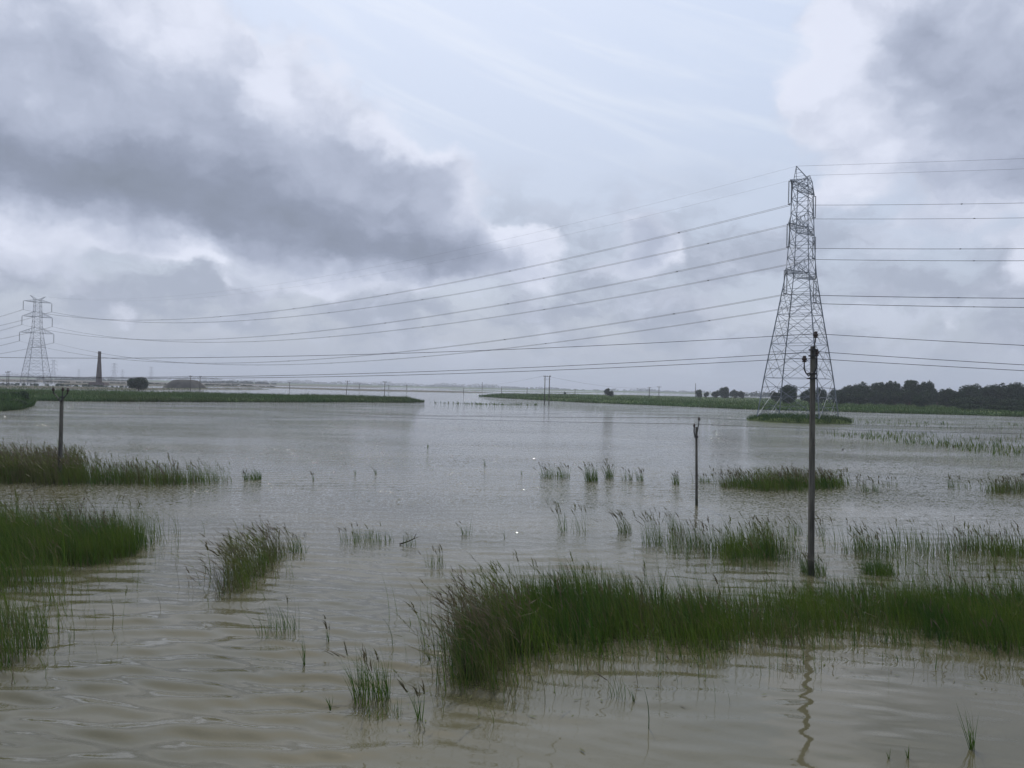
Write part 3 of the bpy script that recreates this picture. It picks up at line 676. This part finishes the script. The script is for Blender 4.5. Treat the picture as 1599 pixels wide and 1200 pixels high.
tag(TOW, 'tall grey steel lattice tower on a grassy island, seen nearly along its arms', 'pylon', 'lattice towers of the power lines')
t2 = Q(56, 462); T2 = copy_tree(TOW); T2.location = (t2.x, t2.y, 1.8); T2.rotation_euler = (0, 0, arm_ang+.0)
T2['label'] = 'lattice tower at the far left with three wide arms and hanging insulators'
for (px, top, dist, rz, lab) in ((83, 562, 1050, .9, 'faint tower just right of the far left lattice tower'), (178, 567, 1500, 1.0, 'faint hazy lattice tower right of the brick chimney'),
                                 (191, 577, 2300, 1.0, 'tiny faint tower close to the right of the hazy one by the chimney'), (236, 573, 1900, 1.0, 'faint hazy lattice tower above the lone round tree'), (123, 577, 2300, 1.0, 'very faint tower left of the brick chimney')):
    c = copy_tree(TOW); q_ = Q(px, dist); k = (zat(px, top, dist))/54.3
    c.location = (q_.x, q_.y, .3); c.rotation_euler = (0, 0, rz); c.scale = (k, k, k); c['label'] = lab
def wp(T, key):
    ca, sa = math.cos(T.rotation_euler.z), math.sin(T.rotation_euler.z); v = TIPS[key]
    return Vector((T.location[0]+v.x*ca-v.y*sa, T.location[1]+v.x*sa+v.y*ca, T.location[2]+v.z))
def wire(a, b, sag, rad, name, label, twin=0.0, m=M_WIRE, group=None, spacers=0, N=48, cat='wire', tmax=1.0, gap_dir=None):
    mb = MB(); a, b = Vector(a), Vector(b)
    side = Vector((-(b-a).y, (b-a).x, 0)).normalized()
    for s in ((-1, 1) if twin else (0,)):
        pts = []
        for k in range(N+1):
            t = k/N*tmax; q_ = a.lerp(b, t); q_.z -= 4*sag*t*(1-t); pts.append(q_+side*s*twin/2+Vector((0, 0, s*twin*.12)))
        mb.tube(pts, rad, 4)
    if spacers:
        for k in range(1, spacers+1):
            t = (k-.5)/spacers*tmax; q_ = a.lerp(b, t); q_.z -= 4*sag*t*(1-t)
            mb.bar(q_-side*twin*.6, q_+side*twin*.6, rad*2.2)
            mb.box(q_, (rad*7, rad*7, rad*5))
    o = mb.build(name, m); tag(o, label, cat, group); return o
LV = {0: 'lowest', 1: 'middle', 2: 'highest'}; SD = {-1: 'nearer', 1: 'farther'}
RD = Vector((.975, -.22, 0)).normalized()
for li in range(3):
    for s in (-1, 1):
        A_, B_ = wp(TOW, (li, s)), wp(T2, (li, s))
        wire(A_, B_, 14.0, .035, 'twin_conductor', f'{LV[li]} {SD[s]} twin wire strung between the two lattice towers', .5, group='twin conductors between the two lattice towers', spacers=9, N=80)
        C_ = A_+RD*132; wire(A_, C_, 1.1, .035, 'twin_conductor', f'{LV[li]} {SD[s]} twin wire leaving the tall lattice tower to the right', .5, group='twin conductors right of the tall lattice tower', spacers=2)
        D_ = B_+Vector((-.80, .60, 0))*400; wire(B_, D_, 9, .05, 'twin_conductor', f'{LV[li]} {SD[s]} twin wire leaving the far left lattice tower to the left', .5, group='twin conductors left of the far lattice tower')
for s in (-1, 1):
    A_, B_ = wp(TOW, (3, s)), wp(T2, (3, s))
    wire(A_, B_, 12.0, .014, 'earth_wire', f'thin {SD[s]} top wire between the two lattice towers', group='earth wires', N=80)
    wire(A_, A_+RD*132+Vector((0, 0, 0)), .4, .022, 'earth_wire', f'thin {SD[s]} top wire running right from the tall lattice tower', group='earth wires')

# ------------------------------------------------------------------ utility poles
def pin_insulator(parent, c, s=1.0, m=M_INS):
    mb = MB(); mb.lathe(c, [(.012*s, -.10*s), (.012*s, 0), (.05*s, .0), (.055*s, .03*s), (.03*s, .04*s), (.065*s, .055*s), (.06*s, .09*s), (.035*s, .10*s), (.045*s, .13*s), (.035*s, .16*s)], 12)
    return mb.build('insulator', m, parent, True)
def shaft(mb, p0, p1, w0, w1, d0, d1, n=6):
    p0, p1 = Vector(p0), Vector(p1); rs = []
    for k in range(n+1):
        t = k/n; c = p0.lerp(p1, t); w_, d_ = (w0+(w1-w0)*t)/2, (d0+(d1-d0)*t)/2; b_ = min(w_, d_)*.22
        rs.append(len(mb.v))
        for x, y in ((-w_+b_, -d_), (w_-b_, -d_), (w_, -d_+b_), (w_, d_-b_), (w_-b_, d_), (-w_+b_, d_), (-w_, d_-b_), (-w_, -d_+b_)): mb.v.append(c+Vector((x, y, 0)))
    for a, b in zip(rs, rs[1:]):
        for k in range(8): mb.f.append((a+k, a+(k+1) % 8, b+(k+1) % 8, b+k))
    mb.f.append(tuple(rs[-1]+k for k in range(8)))
# main pole, 25 m away
b0 = P(1266.5, 898); Dm = b0.y
def at(px, py, dep): return Vector((P(px, 900).x*0+ray(px, py).x*dep/ray(px, py).y, dep, zat(px, py, dep)))
top = at(1269.5, 541, Dm); root = empty('utility_pole', b0); tag(root, 'tall grey concrete pole in the right foreground water with three insulators', 'utility pole', 'concrete utility poles')
L_ = lambda v: v-b0
mb = MB(); shaft(mb, (0, 0, -.6), L_(top), .175, .135, .19, .14); mb.build('shaft', M_CONC, root)
iT, iR, iL = at(1273.5, 528, Dm), at(1275, 556, Dm), at(1256, 566, Dm)
mb = MB(); mb.tube([L_(top)+Vector((-.02, -.1, -.35)), L_(top)+Vector((0, -.1, .02)), L_(iT)+Vector((0, 0, -.08))], .022, 8)
mb.box(L_(top)+Vector((0, 0, -.12)), (.2, .23, .05)); mb.box(L_(top)+Vector((0, 0, -.32)), (.205, .235, .05)); mb.build('top_bracket', M_RUST, root)
mb = MB(); e = L_(iL); r_ = L_(iR); zb = L_(at(1268, 583, Dm))
mb.tube([e+Vector((0, 0, -.08)), e+Vector((0, 0, -.22)), e+Vector((.05, -.03, -.36)), e+Vector((.13, -.06, -.46)), zb+Vector((-.08, -.12, -.02)), zb+Vector((.04, -.13, .04)), zb+Vector((.10, -.12, .18)), r_+Vector((.0, 0, -.25)), r_+Vector((0, 0, -.08))], .024, 8)
mb.box(zb+Vector((0, 0, -.02)), (.215, .26, .06)); mb.box(zb+Vector((0, 0, -.18)), (.22, .262, .05)); mb.build('side_bracket', M_RUST, root)
for c in (iT, iR, iL): pin_insulator(root, L_(c), 1.35)
mb = MB(); q0 = L_(top)
mb.tube([q0+Vector((.11, -.11, -.3)), q0+Vector((.115, -.12, -1.2)), q0+Vector((.12, -.125, -1.7))], .008, 5); mb.build('earth_lead', M_CABLE, root)
# wires of the main pole
DL = (Vector((-22, 32, 0))-Vector((10.0, 25.0, 0))).normalized(); DR = (Vector((15.2, 21.8, 0))-Vector((10.05, 25.0, 0))).normalized()
for i, (pt, nm) in enumerate(((iT, 'top'), (iR, 'right'), (iL, 'left'))):
    a = pt+Vector((0, 0, .14)); c_ = .0020
    sp_ = [68, 71, 66][i]
    wire(a, a+DL*sp_, .00213*sp_**2/8*[1.0, 1.08, 1.06][i], .0085, 'overhead_cable', f'dark cable from the {nm} insulator of the main pole running off to the left', m=M_CABLE, group='cables of the main utility pole', N=60)
    wire(a, a+DR*70, [1.5, 1.42, 1.20][i], .0085, 'overhead_cable', f'dark cable from the {nm} insulator of the main pole running off to the right', m=M_CABLE, group='cables of the main utility pole', N=60)
# short pole
b1 = P(1088, 789); Ds = b1.y; root = empty('utility_pole', b1); tag(root, 'short thin concrete pole with a hooked bracket standing in mid water', 'utility pole', 'concrete utility poles')
t1 = at(1087.5, 667, Ds)-b1
mb = MB(); shaft(mb, (0, 0, -.5), t1, .13, .10, .13, .10); mb.build('shaft', M_CONC, root)
h1 = at(1084, 667, Ds)-b1; h2 = at(1091.5, 657, Ds)-b1
mb = MB(); mb.tube([h1, h1+Vector((0, 0, -.25)), h1+Vector((.04, 0, -.45)), t1+Vector((-.05, -.08, -.55)), t1+Vector((.04, -.09, -.5))], .035, 6); mb.box(t1+Vector((0, 0, -.52)), (.17, .19, .1)); mb.build('side_bracket', M_RUST, root)
mb = MB(); mb.tube([t1+Vector((.04, -.08, -.25)), t1+Vector((.08, -.05, 0)), h2], .025, 6); mb.build('top_bracket', M_RUST, root)
pin_insulator(root, h1, 1.1); pin_insulator(root, h2, 1.1)
# left pole with V arm
b2 = P(93, 752); Dl = b2.y; root = empty('utility_pole', b2); tag(root, 'concrete pole with a V shaped arm rising from the reeds at the left', 'utility pole', 'concrete utility poles')
t2_ = at(96.5, 624, Dl)-b2
mb = MB(); shaft(mb, (0, 0, -.4), t2_, .19, .15, .19, .15); mb.build('shaft', M_CONC, root)
mb = MB(); el_, er_ = at(83, 611, Dl)-b2, at(106, 612, Dl)-b2
mb.tube([el_, el_+Vector((.08, 0, -.18)), t2_+Vector((-.10, -.1, .02))], .035, 6); mb.tube([er_, er_+Vector((-.08, 0, -.18)), t2_+Vector((.10, -.1, .02))], .035, 6)
mb.tube([t2_+Vector((-.12, -.11, .0)), t2_+Vector((0, -.12, -.12)), t2_+Vector((.12, -.11, .0))], .035, 6); mb.build('cross_arm', M_RUST, root)
mb = MB(); tt = at(98, 611, Dl)-b2; mb.tube([t2_+Vector((0, 0, -.1)), tt], .03, 6); mb.box(t2_+Vector((.02, 0, .14)), (.26, .12, .08)); mb.build('top_bracket', M_RUST, root)
for c in (el_, er_, tt): pin_insulator(root, c, 1.3)

# far line poles: (px, top y, base y, extra) ; each stands where its foot meets the water or bank
def line_pole(px, ty, by, label, arm=1.6, lean=0.0, rad=.14, twin=0, base_z=0.0, dist=None):
    b = P(px, by, base_z) if dist is None else Q(px, dist, base_z); dist = b.y; zt = zat(px, ty, dist)
    root = empty('line_pole', b); tag(root, label, 'utility pole', 'poles of the distant power lines')
    h = zt-b.z; rr_ = max(rad, dist*.00042)
    mb = MB(); mb.tube([(0, 0, -.5), (lean*h, 0, h)], [rr_*1.2, rr_*.8], 8); mb.build('shaft', M_CONC, root, True)
    if arm:
        mb = MB(); mb.bar(Vector((lean*h-arm/2, 0, h-.35)), Vector((lean*h+arm/2, 0, h-.35)), rr_*.55)
        for s in (-1, 0, 1): mb.bar(Vector((lean*h+s*arm/2, 0, h-.35)), Vector((lean*h+s*arm/2, 0, h+.12)), rr_*.6)
        mb.build('cross_arm', M_RUST, root)
    return b+Vector((lean*h, 0, h))
def h_pole(px1, px2, ty, by, label):
    a, b = P(px1, by), P(px2, by+.6); zt = zat(px1, ty, a.y)
    root = empty('twin_pole', a); tag(root, label, 'utility pole', 'poles of the distant power lines')
    dv = b-a
    for o_ in (Vector((0, 0, 0)), dv): mb = MB(); mb.tube([o_+Vector((0, 0, -.5)), o_+Vector((.05, 0, zt))], [.19, .14], 8); mb.build('shaft', M_CONC, root, True)
    for zz in (zt-.35, zt-1.3): 
        mb = MB(); mb.bar(Vector((-.5, 0, zz)), dv+Vector((.5, 0, zz)), .05 if zz < zt-1 else .08); mb.build('cross_arm', M_RUST, root)
    mb = MB()
    for q_ in (Vector((-.4, 0, zt-.3)), dv*.5+Vector((0, 0, zt-.3)), dv+Vector((.4, 0, zt-.3))): mb.tube([q_, q_+Vector((0, 0, .3))], .09, 6)
    mb.build('insulator', M_INS, root)
    return a+Vector((0, 0, zt))
hp = h_pole(850, 857, 587, 632, 'pair of tall thin poles joined at the top standing before the right tongue of land')
q1 = line_pole(540, 595, 621, 'leaning pole at the left one of two behind the left bank end', lean=.08)
q2 = line_pole(600, 596, 623, 'upright pole, right one of two behind the left bank end', lean=.02)
q3 = line_pole(452, 597, 608, 'short double looking pole far beyond the left bank', arm=2.5)
q4 = line_pole(297, 587, 614, 'left pole of the pair right of the dark mound', arm=1.4)
q5 = line_pole(312, 588, 614, 'right pole of the pair right of the dark mound', arm=1.0)
q6 = line_pole(10.5, 581, 605, 'leftmost pole of the far left group', arm=1.8)
q7 = line_pole(13.5, 580, 604, 'second pole of the far left group', arm=1.5)
q8 = line_pole(561, 600, 609, 'small far pole between the two bank end poles', arm=2)
q9 = line_pole(607, 602, 609, 'small far pole just right of the two bank end poles', arm=2)
q10 = line_pole(635, 601, 611, 'far pole above the tip of the left bank', arm=0)
q11 = line_pole(724, 606, 615, 'far pole in the gap between the two banks', arm=0)
q12 = line_pole(753, 597, 609, 'taller far pole in the gap between the two banks', arm=0)
q13 = line_pole(783, 605, 616, 'far pole at the tip of the right tongue', arm=0)
q14 = line_pole(823, 605, 615, 'far pole left of the tall joined pair', arm=0)
q15 = line_pole(898, 608, 615, 'far pole right of the tall joined pair', arm=0)
q16 = line_pole(1014, 605, 619, 'left pole of the two on the right tongue', arm=2, base_z=.6, dist=520)
q17 = line_pole(1029, 604, 617, 'right thicker pole of the two on the right tongue', arm=3, base_z=.6, dist=560)
q18 = line_pole(1086, 599, 613, 'thin far pole left of the trees on the right tongue', arm=0, base_z=.6, dist=600)
wire(hp, q17, 2.6, .03, 'overhead_cable', 'faint thin wire from the tall joined pair of poles to the right', m=M_CABLE, group='wires of the distant power lines')
wire(hp, q12, 4, .03, 'overhead_cable', 'faint thin wire from the tall joined pair of poles to the left', m=M_CABLE, group='wires of the distant power lines')
for a, b, s_, l in ((q4, q1, 2.2, 'faint wire between the mound poles and the bank end poles'), (q1, q2, .5, 'faint wire linking the two bank end poles'), (q6, q4, 2.5, 'faint wire from the far left poles to the mound poles')):
    wire(a, b, s_, .02, 'overhead_cable', l, m=M_CABLE, group='wires of the distant power lines')
# wires through the short pole, low over the water
W1, W2 = h1+b1+Vector((0, 0, .15)), h2+b1+Vector((0, 0, .15))
far1 = at(300, 626, 150); far2 = at(400, 632, 140)
wire(W1, at(270, 622, 185), 1.15, .010, 'low_cable', 'thin low wire over the water left of the short pole, lower one', m=M_CABLE, group='low wires over the water')
wire(W2, at(330, 626, 165), .95, .010, 'low_cable', 'thin low wire over the water left of the short pole, upper one', m=M_CABLE, group='low wires over the water')
wire(W1, at(1720, 679, 37), .10, .007, 'low_cable', 'thin low wire over the water right of the short pole, lower one', m=M_CABLE, group='low wires over the water')
wire(W2, at(1720, 672, 37), .12, .007, 'low_cable', 'thin low wire over the water right of the short pole, upper one', m=M_CABLE, group='low wires over the water')
wire(at(-120, 648, 60), at(1060, 636, 120), .85, .010, 'low_cable', 'long faint wire low over the water from the left edge', m=M_CABLE, group='low wires over the water')

# ------------------------------------------------------------------ chimney and mound
c0 = Q(154.5, 670, .3); root = empty('brick_chimney', c0); tag(root, 'tall tapering dark brick kiln chimney far away on the left', 'chimney')
H_ = zat(155, 549, 670)-.3
mb = MB(); mb.lathe((0, 0, 0), [(2.9, 0), (2.7, 2), (2.4, 7), (1.95, 15), (1.45, 22), (1.25, H_-2.3)], 8); mb.build('stack', M_BRICK, root)
mb = MB(); mb.lathe((0, 0, 0), [(1.3, H_-2.3), (1.55, H_-2.1), (1.55, H_-1.6), (1.3, H_-1.4), (1.25, H_)], 8); mb.build('crown_band', M_BRICK, root)
mb = MB(); mb.box((0, 0, 1.2), (15, 9, 2.4), .85); mb.build('kiln_base', M_BRICK, root)
m0 = P(276, 606); mb = MB(); rr = []
for rad, z in ((1, 0), (.9, .22), (.72, .62), (.56, .92), (.3, 1.0), (.02, 1.02)):
    rr.append(len(mb.v))
    for k in range(32):
        a = 2*math.pi*k/32; wb = 1+.05*math.sin(3*a)+.04*math.sin(8*a+1)
        mb.v.append(Vector((17.5*rad*wb*math.cos(a), 12*rad*wb*math.sin(a), 6.6*z*(1+.03*math.sin(5*a)))))
for a, b in zip(rr, rr[1:]):
    for k in range(32): mb.f.append((a+k, a+(k+1) % 32, b+(k+1) % 32, b+k))
o = mb.build('earth_mound', M_MOUND, smooth=True); o.location = m0+Vector((0, 14, -.1)); tag(o, 'broad flat topped dark mound right of the lone round tree', 'mound')

# ------------------------------------------------------------------ trees
def tree_mesh(name, H, Wd, n, leaf, seed, trunk=.25, lob=9, flat=.8):
    r = np.random.default_rng(seed); root = empty(name)
    cz = H*(trunk+(1-trunk)/2); ch = H*(1-trunk)/2
    L = []
    for k in range(lob):
        a = r.uniform(0, 6.28); e = r.uniform(-.95, .9); rad = math.sqrt(max(0, 1-e*e*.8))*r.uniform(.35, .72)
        L.append((np.array([Wd/2*rad*math.cos(a), Wd/2*rad*math.sin(a), cz+ch*e*.66]), r.uniform(.22, .44)*Wd/2*1.15))
    L.append((np.array([0, 0, cz]), Wd*.3))
    cs = []
    for c, rad in L:
        m_ = int(n*(rad**2)/sum(x[1]**2 for x in L)); v = r.normal(size=(m_, 3)); v /= np.linalg.norm(v, axis=1)[:, None]
        rr_ = rad*(1-.55*r.random(m_)**2.0)*(1+.12*np.sin(v[:, 0]*7+c[0])*np.cos(v[:, 2]*6))
        q_ = c+v*rr_[:, None]*np.array([1, 1, flat]); cs.append(q_)
    C = np.concatenate(cs); m_ = len(C); s = leaf*r.uniform(.5, 1.3, m_)
    a = r.normal(size=(m_, 3)); a /= np.linalg.norm(a, axis=1)[:, None]; b = np.cross(a, r.normal(size=(m_, 3))); b /= np.linalg.norm(b, axis=1)[:, None]
    V = np.stack([C+a*s[:, None], C+b*s[:, None]*.6, C-a*s[:, None], C-b*s[:, None]*.6], 1).reshape(-1, 3)
    tint = np.clip(r.normal(.45, .2, m_)+.18*np.sin(C[:, 0]*1.3)*np.cos(C[:, 2]*1.7), 0, 1)
    link('crown', np_mesh('crown', V, np.arange(m_*4).reshape(-1, 4), np.repeat(tint, 4)), M_LEAF, root)
    mb = MB(); tr = Wd*.028+.05; mb.tube([(0, 0, -.4), (.1, 0, H*trunk), (0, .1, cz)], [tr*1.3, tr, tr*.5], 8)
    for c, rad in L[:6]: mb.tube([(.05, 0, H*trunk*.9), tuple(np.array([0, 0, H*trunk])*.4+c*.6), tuple(c)], [tr*.55, tr*.35, tr*.12], 5)
    mb.build('trunk', M_BARK, root, True)
    return root
protos = {}
def tree(kind, px, topy, depth, label, z=0.9, wpx=None, group=None, cat='tree'):
    spec = {'round': (8, 9.5, 10000, .27, 41, .06, 26, 1.0), 'bushy': (10, 9, 8000, .28, 42, .05, 16, 1.0), 'tall': (13, 9, 9000, .30, 43, .08, 18, 1.1), 'spiky': (12, 7.5, 8000, .28, 44, .06, 18, 1.25), 'low': (5, 8, 5000, .24, 45, .02, 13, .8)}[kind]
    if kind not in protos: o = tree_mesh('tree', *spec); protos[kind] = o
    else: o = copy_tree(protos[kind])
    c = Q(px, depth, z); hgt = zat(px, topy, depth)-z; k = hgt/(spec[0]*.97)
    kw = k if wpx is None else (wpx*depth/1170)/spec[1]
    o.location = c; o.scale = (kw, kw, k); o.rotation_euler = (0, 0, random.uniform(0, 6.28))
    tag(o, label, cat, group); return o
tree('round', 217, 590, 378, 'lone round dark tree beyond the left bank', z=.6, wpx=34)
G = 'dark trees beyond the right bank'
ords = ['first', 'second', 'third', 'fourth', 'fifth', 'sixth', 'seventh', 'eighth', 'ninth', 'tenth', 'eleventh', 'twelfth', 'thirteenth', 'fourteenth', 'fifteenth', 'sixteenth']
row1 = [('bushy', 1304, 607, 470, 18), ('bushy', 1317, 605, 450, 22), ('round', 1332, 602, 440, 30), ('bushy', 1349, 598, 430, 34), ('tall', 1366, 597, 440, 26), ('spiky', 1379, 596, 430, 20), ('spiky', 1389, 594, 420, 20), ('spiky', 1399, 595, 425, 18),
        ('tall', 1414, 593, 430, 26), ('tall', 1431, 594, 420, 34), ('round', 1447, 597, 415, 28)]
for i, (k, px, ty, dep, wp_) in enumerate(row1): tree(k, px, ty, dep, f'{ords[i]} tree from the left in the tall dark wood right of the lattice tower', z=.8, wpx=wp_, group=G)
row1b = [('low', 1312, 613, 400), ('low', 1340, 613, 395), ('bushy', 1368, 610, 390), ('low', 1395, 612, 388), ('bushy', 1420, 608, 385), ('bushy', 1443, 610, 380), ('low', 1436, 619, 340)]
for i, (k, px, ty, dep) in enumerate(row1b): tree(k, px, ty, dep, f'{ords[i]} shrub from the left at the foot of the tall dark wood', z=.8, wpx=30 if i < 6 else 22, group='shrubs at the foot of the wood', cat='shrub')
row2 = [('bushy', 1464, 609, 400, 16), ('round', 1479, 608, 380, 28), ('round', 1496, 611, 370, 24), ('round', 1512, 603, 390, 34), ('bushy', 1532, 601, 395, 34), ('round', 1550, 602, 390, 32), ('bushy', 1568, 600, 385, 34), ('round', 1586, 599, 380, 34), ('bushy', 1606, 600, 380, 36), ('round', 1640, 600, 380, 40)]
for i, (k, px, ty, dep, wp_) in enumerate(row2): tree(k, px, ty, dep, f'{ords[i]} tree from the left in the lower wood at the right edge', z=.8, wpx=wp_, group=G)
row2b = [('low', 1500, 622, 335), ('low', 1525, 620, 340), ('low', 1550, 622, 330), ('low', 1575, 624, 325), ('low', 1600, 624, 320), ('low', 1515, 631, 300), ('low', 1548, 632, 298), ('low', 1585, 634, 290)]
for i, (k, px, ty, dep) in enumerate(row2b): tree(k, px, ty, dep, f'{ords[i]} low shrub from the left on the slope at the right edge', z=.8, wpx=34, group='shrubs on the slope at the right edge', cat='shrub')
tree('round', 1232, 602, 360, 'round dark tree seen through the legs of the lattice tower', z=.8, wpx=30)
tree('bushy', 1211, 611, 430, 'smaller tree left of the round one behind the lattice tower', z=.8, wpx=16)
tree('bushy', 1264, 608, 400, 'bushy tree behind the main pole and lattice tower', z=.8, wpx=26)
tree('low', 1280, 607, 420, 'bushy tree just right of the main pole', z=.8, wpx=20)
tree('round', 1092, 609, 640, 'left small round tree of the group left of the lattice tower', z=.8, wpx=12)
tree('bushy', 1103, 612, 660, 'smallest tree of the group left of the lattice tower', z=.8, wpx=8)
tree('bushy', 1119, 610, 640, 'low tree left of the domed one by the lattice tower', z=.8, wpx=14)
tree('round', 1132, 605, 620, 'domed dark tree of the group left of the lattice tower', z=.8, wpx=18)
tree('bushy', 1147, 609, 640, 'right hand tree of the group left of the lattice tower', z=.8, wpx=16)
tree('bushy', 1158, 611, 640, 'last low tree of the group left of the lattice tower', z=.8, wpx=12)
tree('spiky', 948, 606, 560, 'small pointed tree on the right tongue of land', z=.8, wpx=11)
tree('low', 954, 611, 560, 'little bush beside the small pointed tree', z=.8, wpx=12, cat='shrub')
tree('low', 882, 612.5, 640, 'tiny bush on the far edge of the right tongue', z=.8, wpx=5, cat='shrub')
tree('low', 888, 628, 395, 'left bush on the near edge of the right tongue', z=.2, wpx=5, cat='shrub')
tree('low', 905, 629, 380, 'right bush on the near edge of the right tongue', z=.2, wpx=9, cat='shrub')
for i, (px, ty, dep, wp_) in enumerate(((-8, 612, 150, 40), (18, 613, 152, 34), (36, 612, 150, 30), (8, 622, 140, 46), (30, 626, 142, 34))):
    tree('low', px, ty, dep, f'{ords[i]} dark bush on the bank at the left edge', z=1.0 if i < 3 else .6, wpx=wp_, group='bushes on the bank at the left edge', cat='shrub')
# far woods that read as one mass
def woods(name, label, x0, x1, dep, n, h, seed, leaf):
    r = np.random.default_rng(seed); px = r.uniform(x0, x1, n); C = []
    env = .35+.65*np.clip(vnoise(px, px*0, .035, seed)+.5, 0, 1.2)
    pts = []
    for a, e in zip(px, env):
        hh = h*e*r.uniform(.5, 1.1); b = Q(a, dep*r.uniform(.96, 1.04), 0); k = 40
        v = r.normal(size=(k, 3)); v /= np.linalg.norm(v, axis=1)[:, None]; pts.append(np.array(b)+v*np.array([hh*1.3, hh*.8, hh*.55])+np.array([0, 0, hh*.5]))
    C = np.concatenate(pts); C[:, 2] = np.maximum(C[:, 2], .2); m_ = len(C); s = leaf*r.uniform(.6, 1.4, m_)
    a = r.normal(size=(m_, 3)); a /= np.linalg.norm(a, axis=1)[:, None]; b = np.cross(a, r.normal(size=(m_, 3))); b /= np.linalg.norm(b, axis=1)[:, None]
    V = np.stack([C+a*s[:, None], C+b*s[:, None], C-a*s[:, None], C-b*s[:, None]], 1).reshape(-1, 3)
    o = link(name, np_mesh(name, V, np.arange(m_*4).reshape(-1, 4), np.full(m_*4, .4)), M_LEAF); tag(o, label, kind='stuff')
woods('far_wood', 'hazy far woods along the left horizon', -200, 800, 6200, 420, 34, 3, 4.5)
woods('far_wood', 'hazy far woods along the right horizon', 380, 1700, 4300, 420, 17, 4, 3.2)
woods('far_wood', 'dark tree line around the brick kiln', 60, 200, 1900, 90, 7, 5, 1.6)
woods('far_wood', 'dark scrub right of the mound', 305, 430, 1900, 60, 8, 6, 1.6)
woods('far_wood', 'low trees far behind the tower legs', 1150, 1320, 1500, 60, 9, 7, 1.4)
woods('far_wood', 'low dark scrub along the far strips at the left', -60, 430, 930, 150, 2.6, 9, .6)
woods('far_wood', 'thin scrub line beyond the left bank', -60, 200, 560, 60, 1.5, 10, .35)
woods('far_scrub', 'scrub along the foot of the wood at the right', 1290, 1720, 470, 240, 6.5, 8, .5)

# ------------------------------------------------------------------ haze
hm = bpy.data.materials.new('haze'); hm.use_nodes = True; t = NT(hm.node_tree); t.n.remove(t.n['Principled BSDF'])
pv = t.new('ShaderNodeVolumePrincipled'); pv.inputs['Color'].default_value = (.82, .88, 1.0, 1); pv.inputs['Density'].default_value = .00020; pv.inputs['Anisotropy'].default_value = .3
t.l.new(pv.outputs[0], t.n['Material Output'].inputs['Volume'])
mb = MB(); mb.box((0, 4300, 34), (18400, 10200, 74)); o = mb.build('haze', hm); tag(o, 'pale blue haze over the flooded plain', kind='stuff')
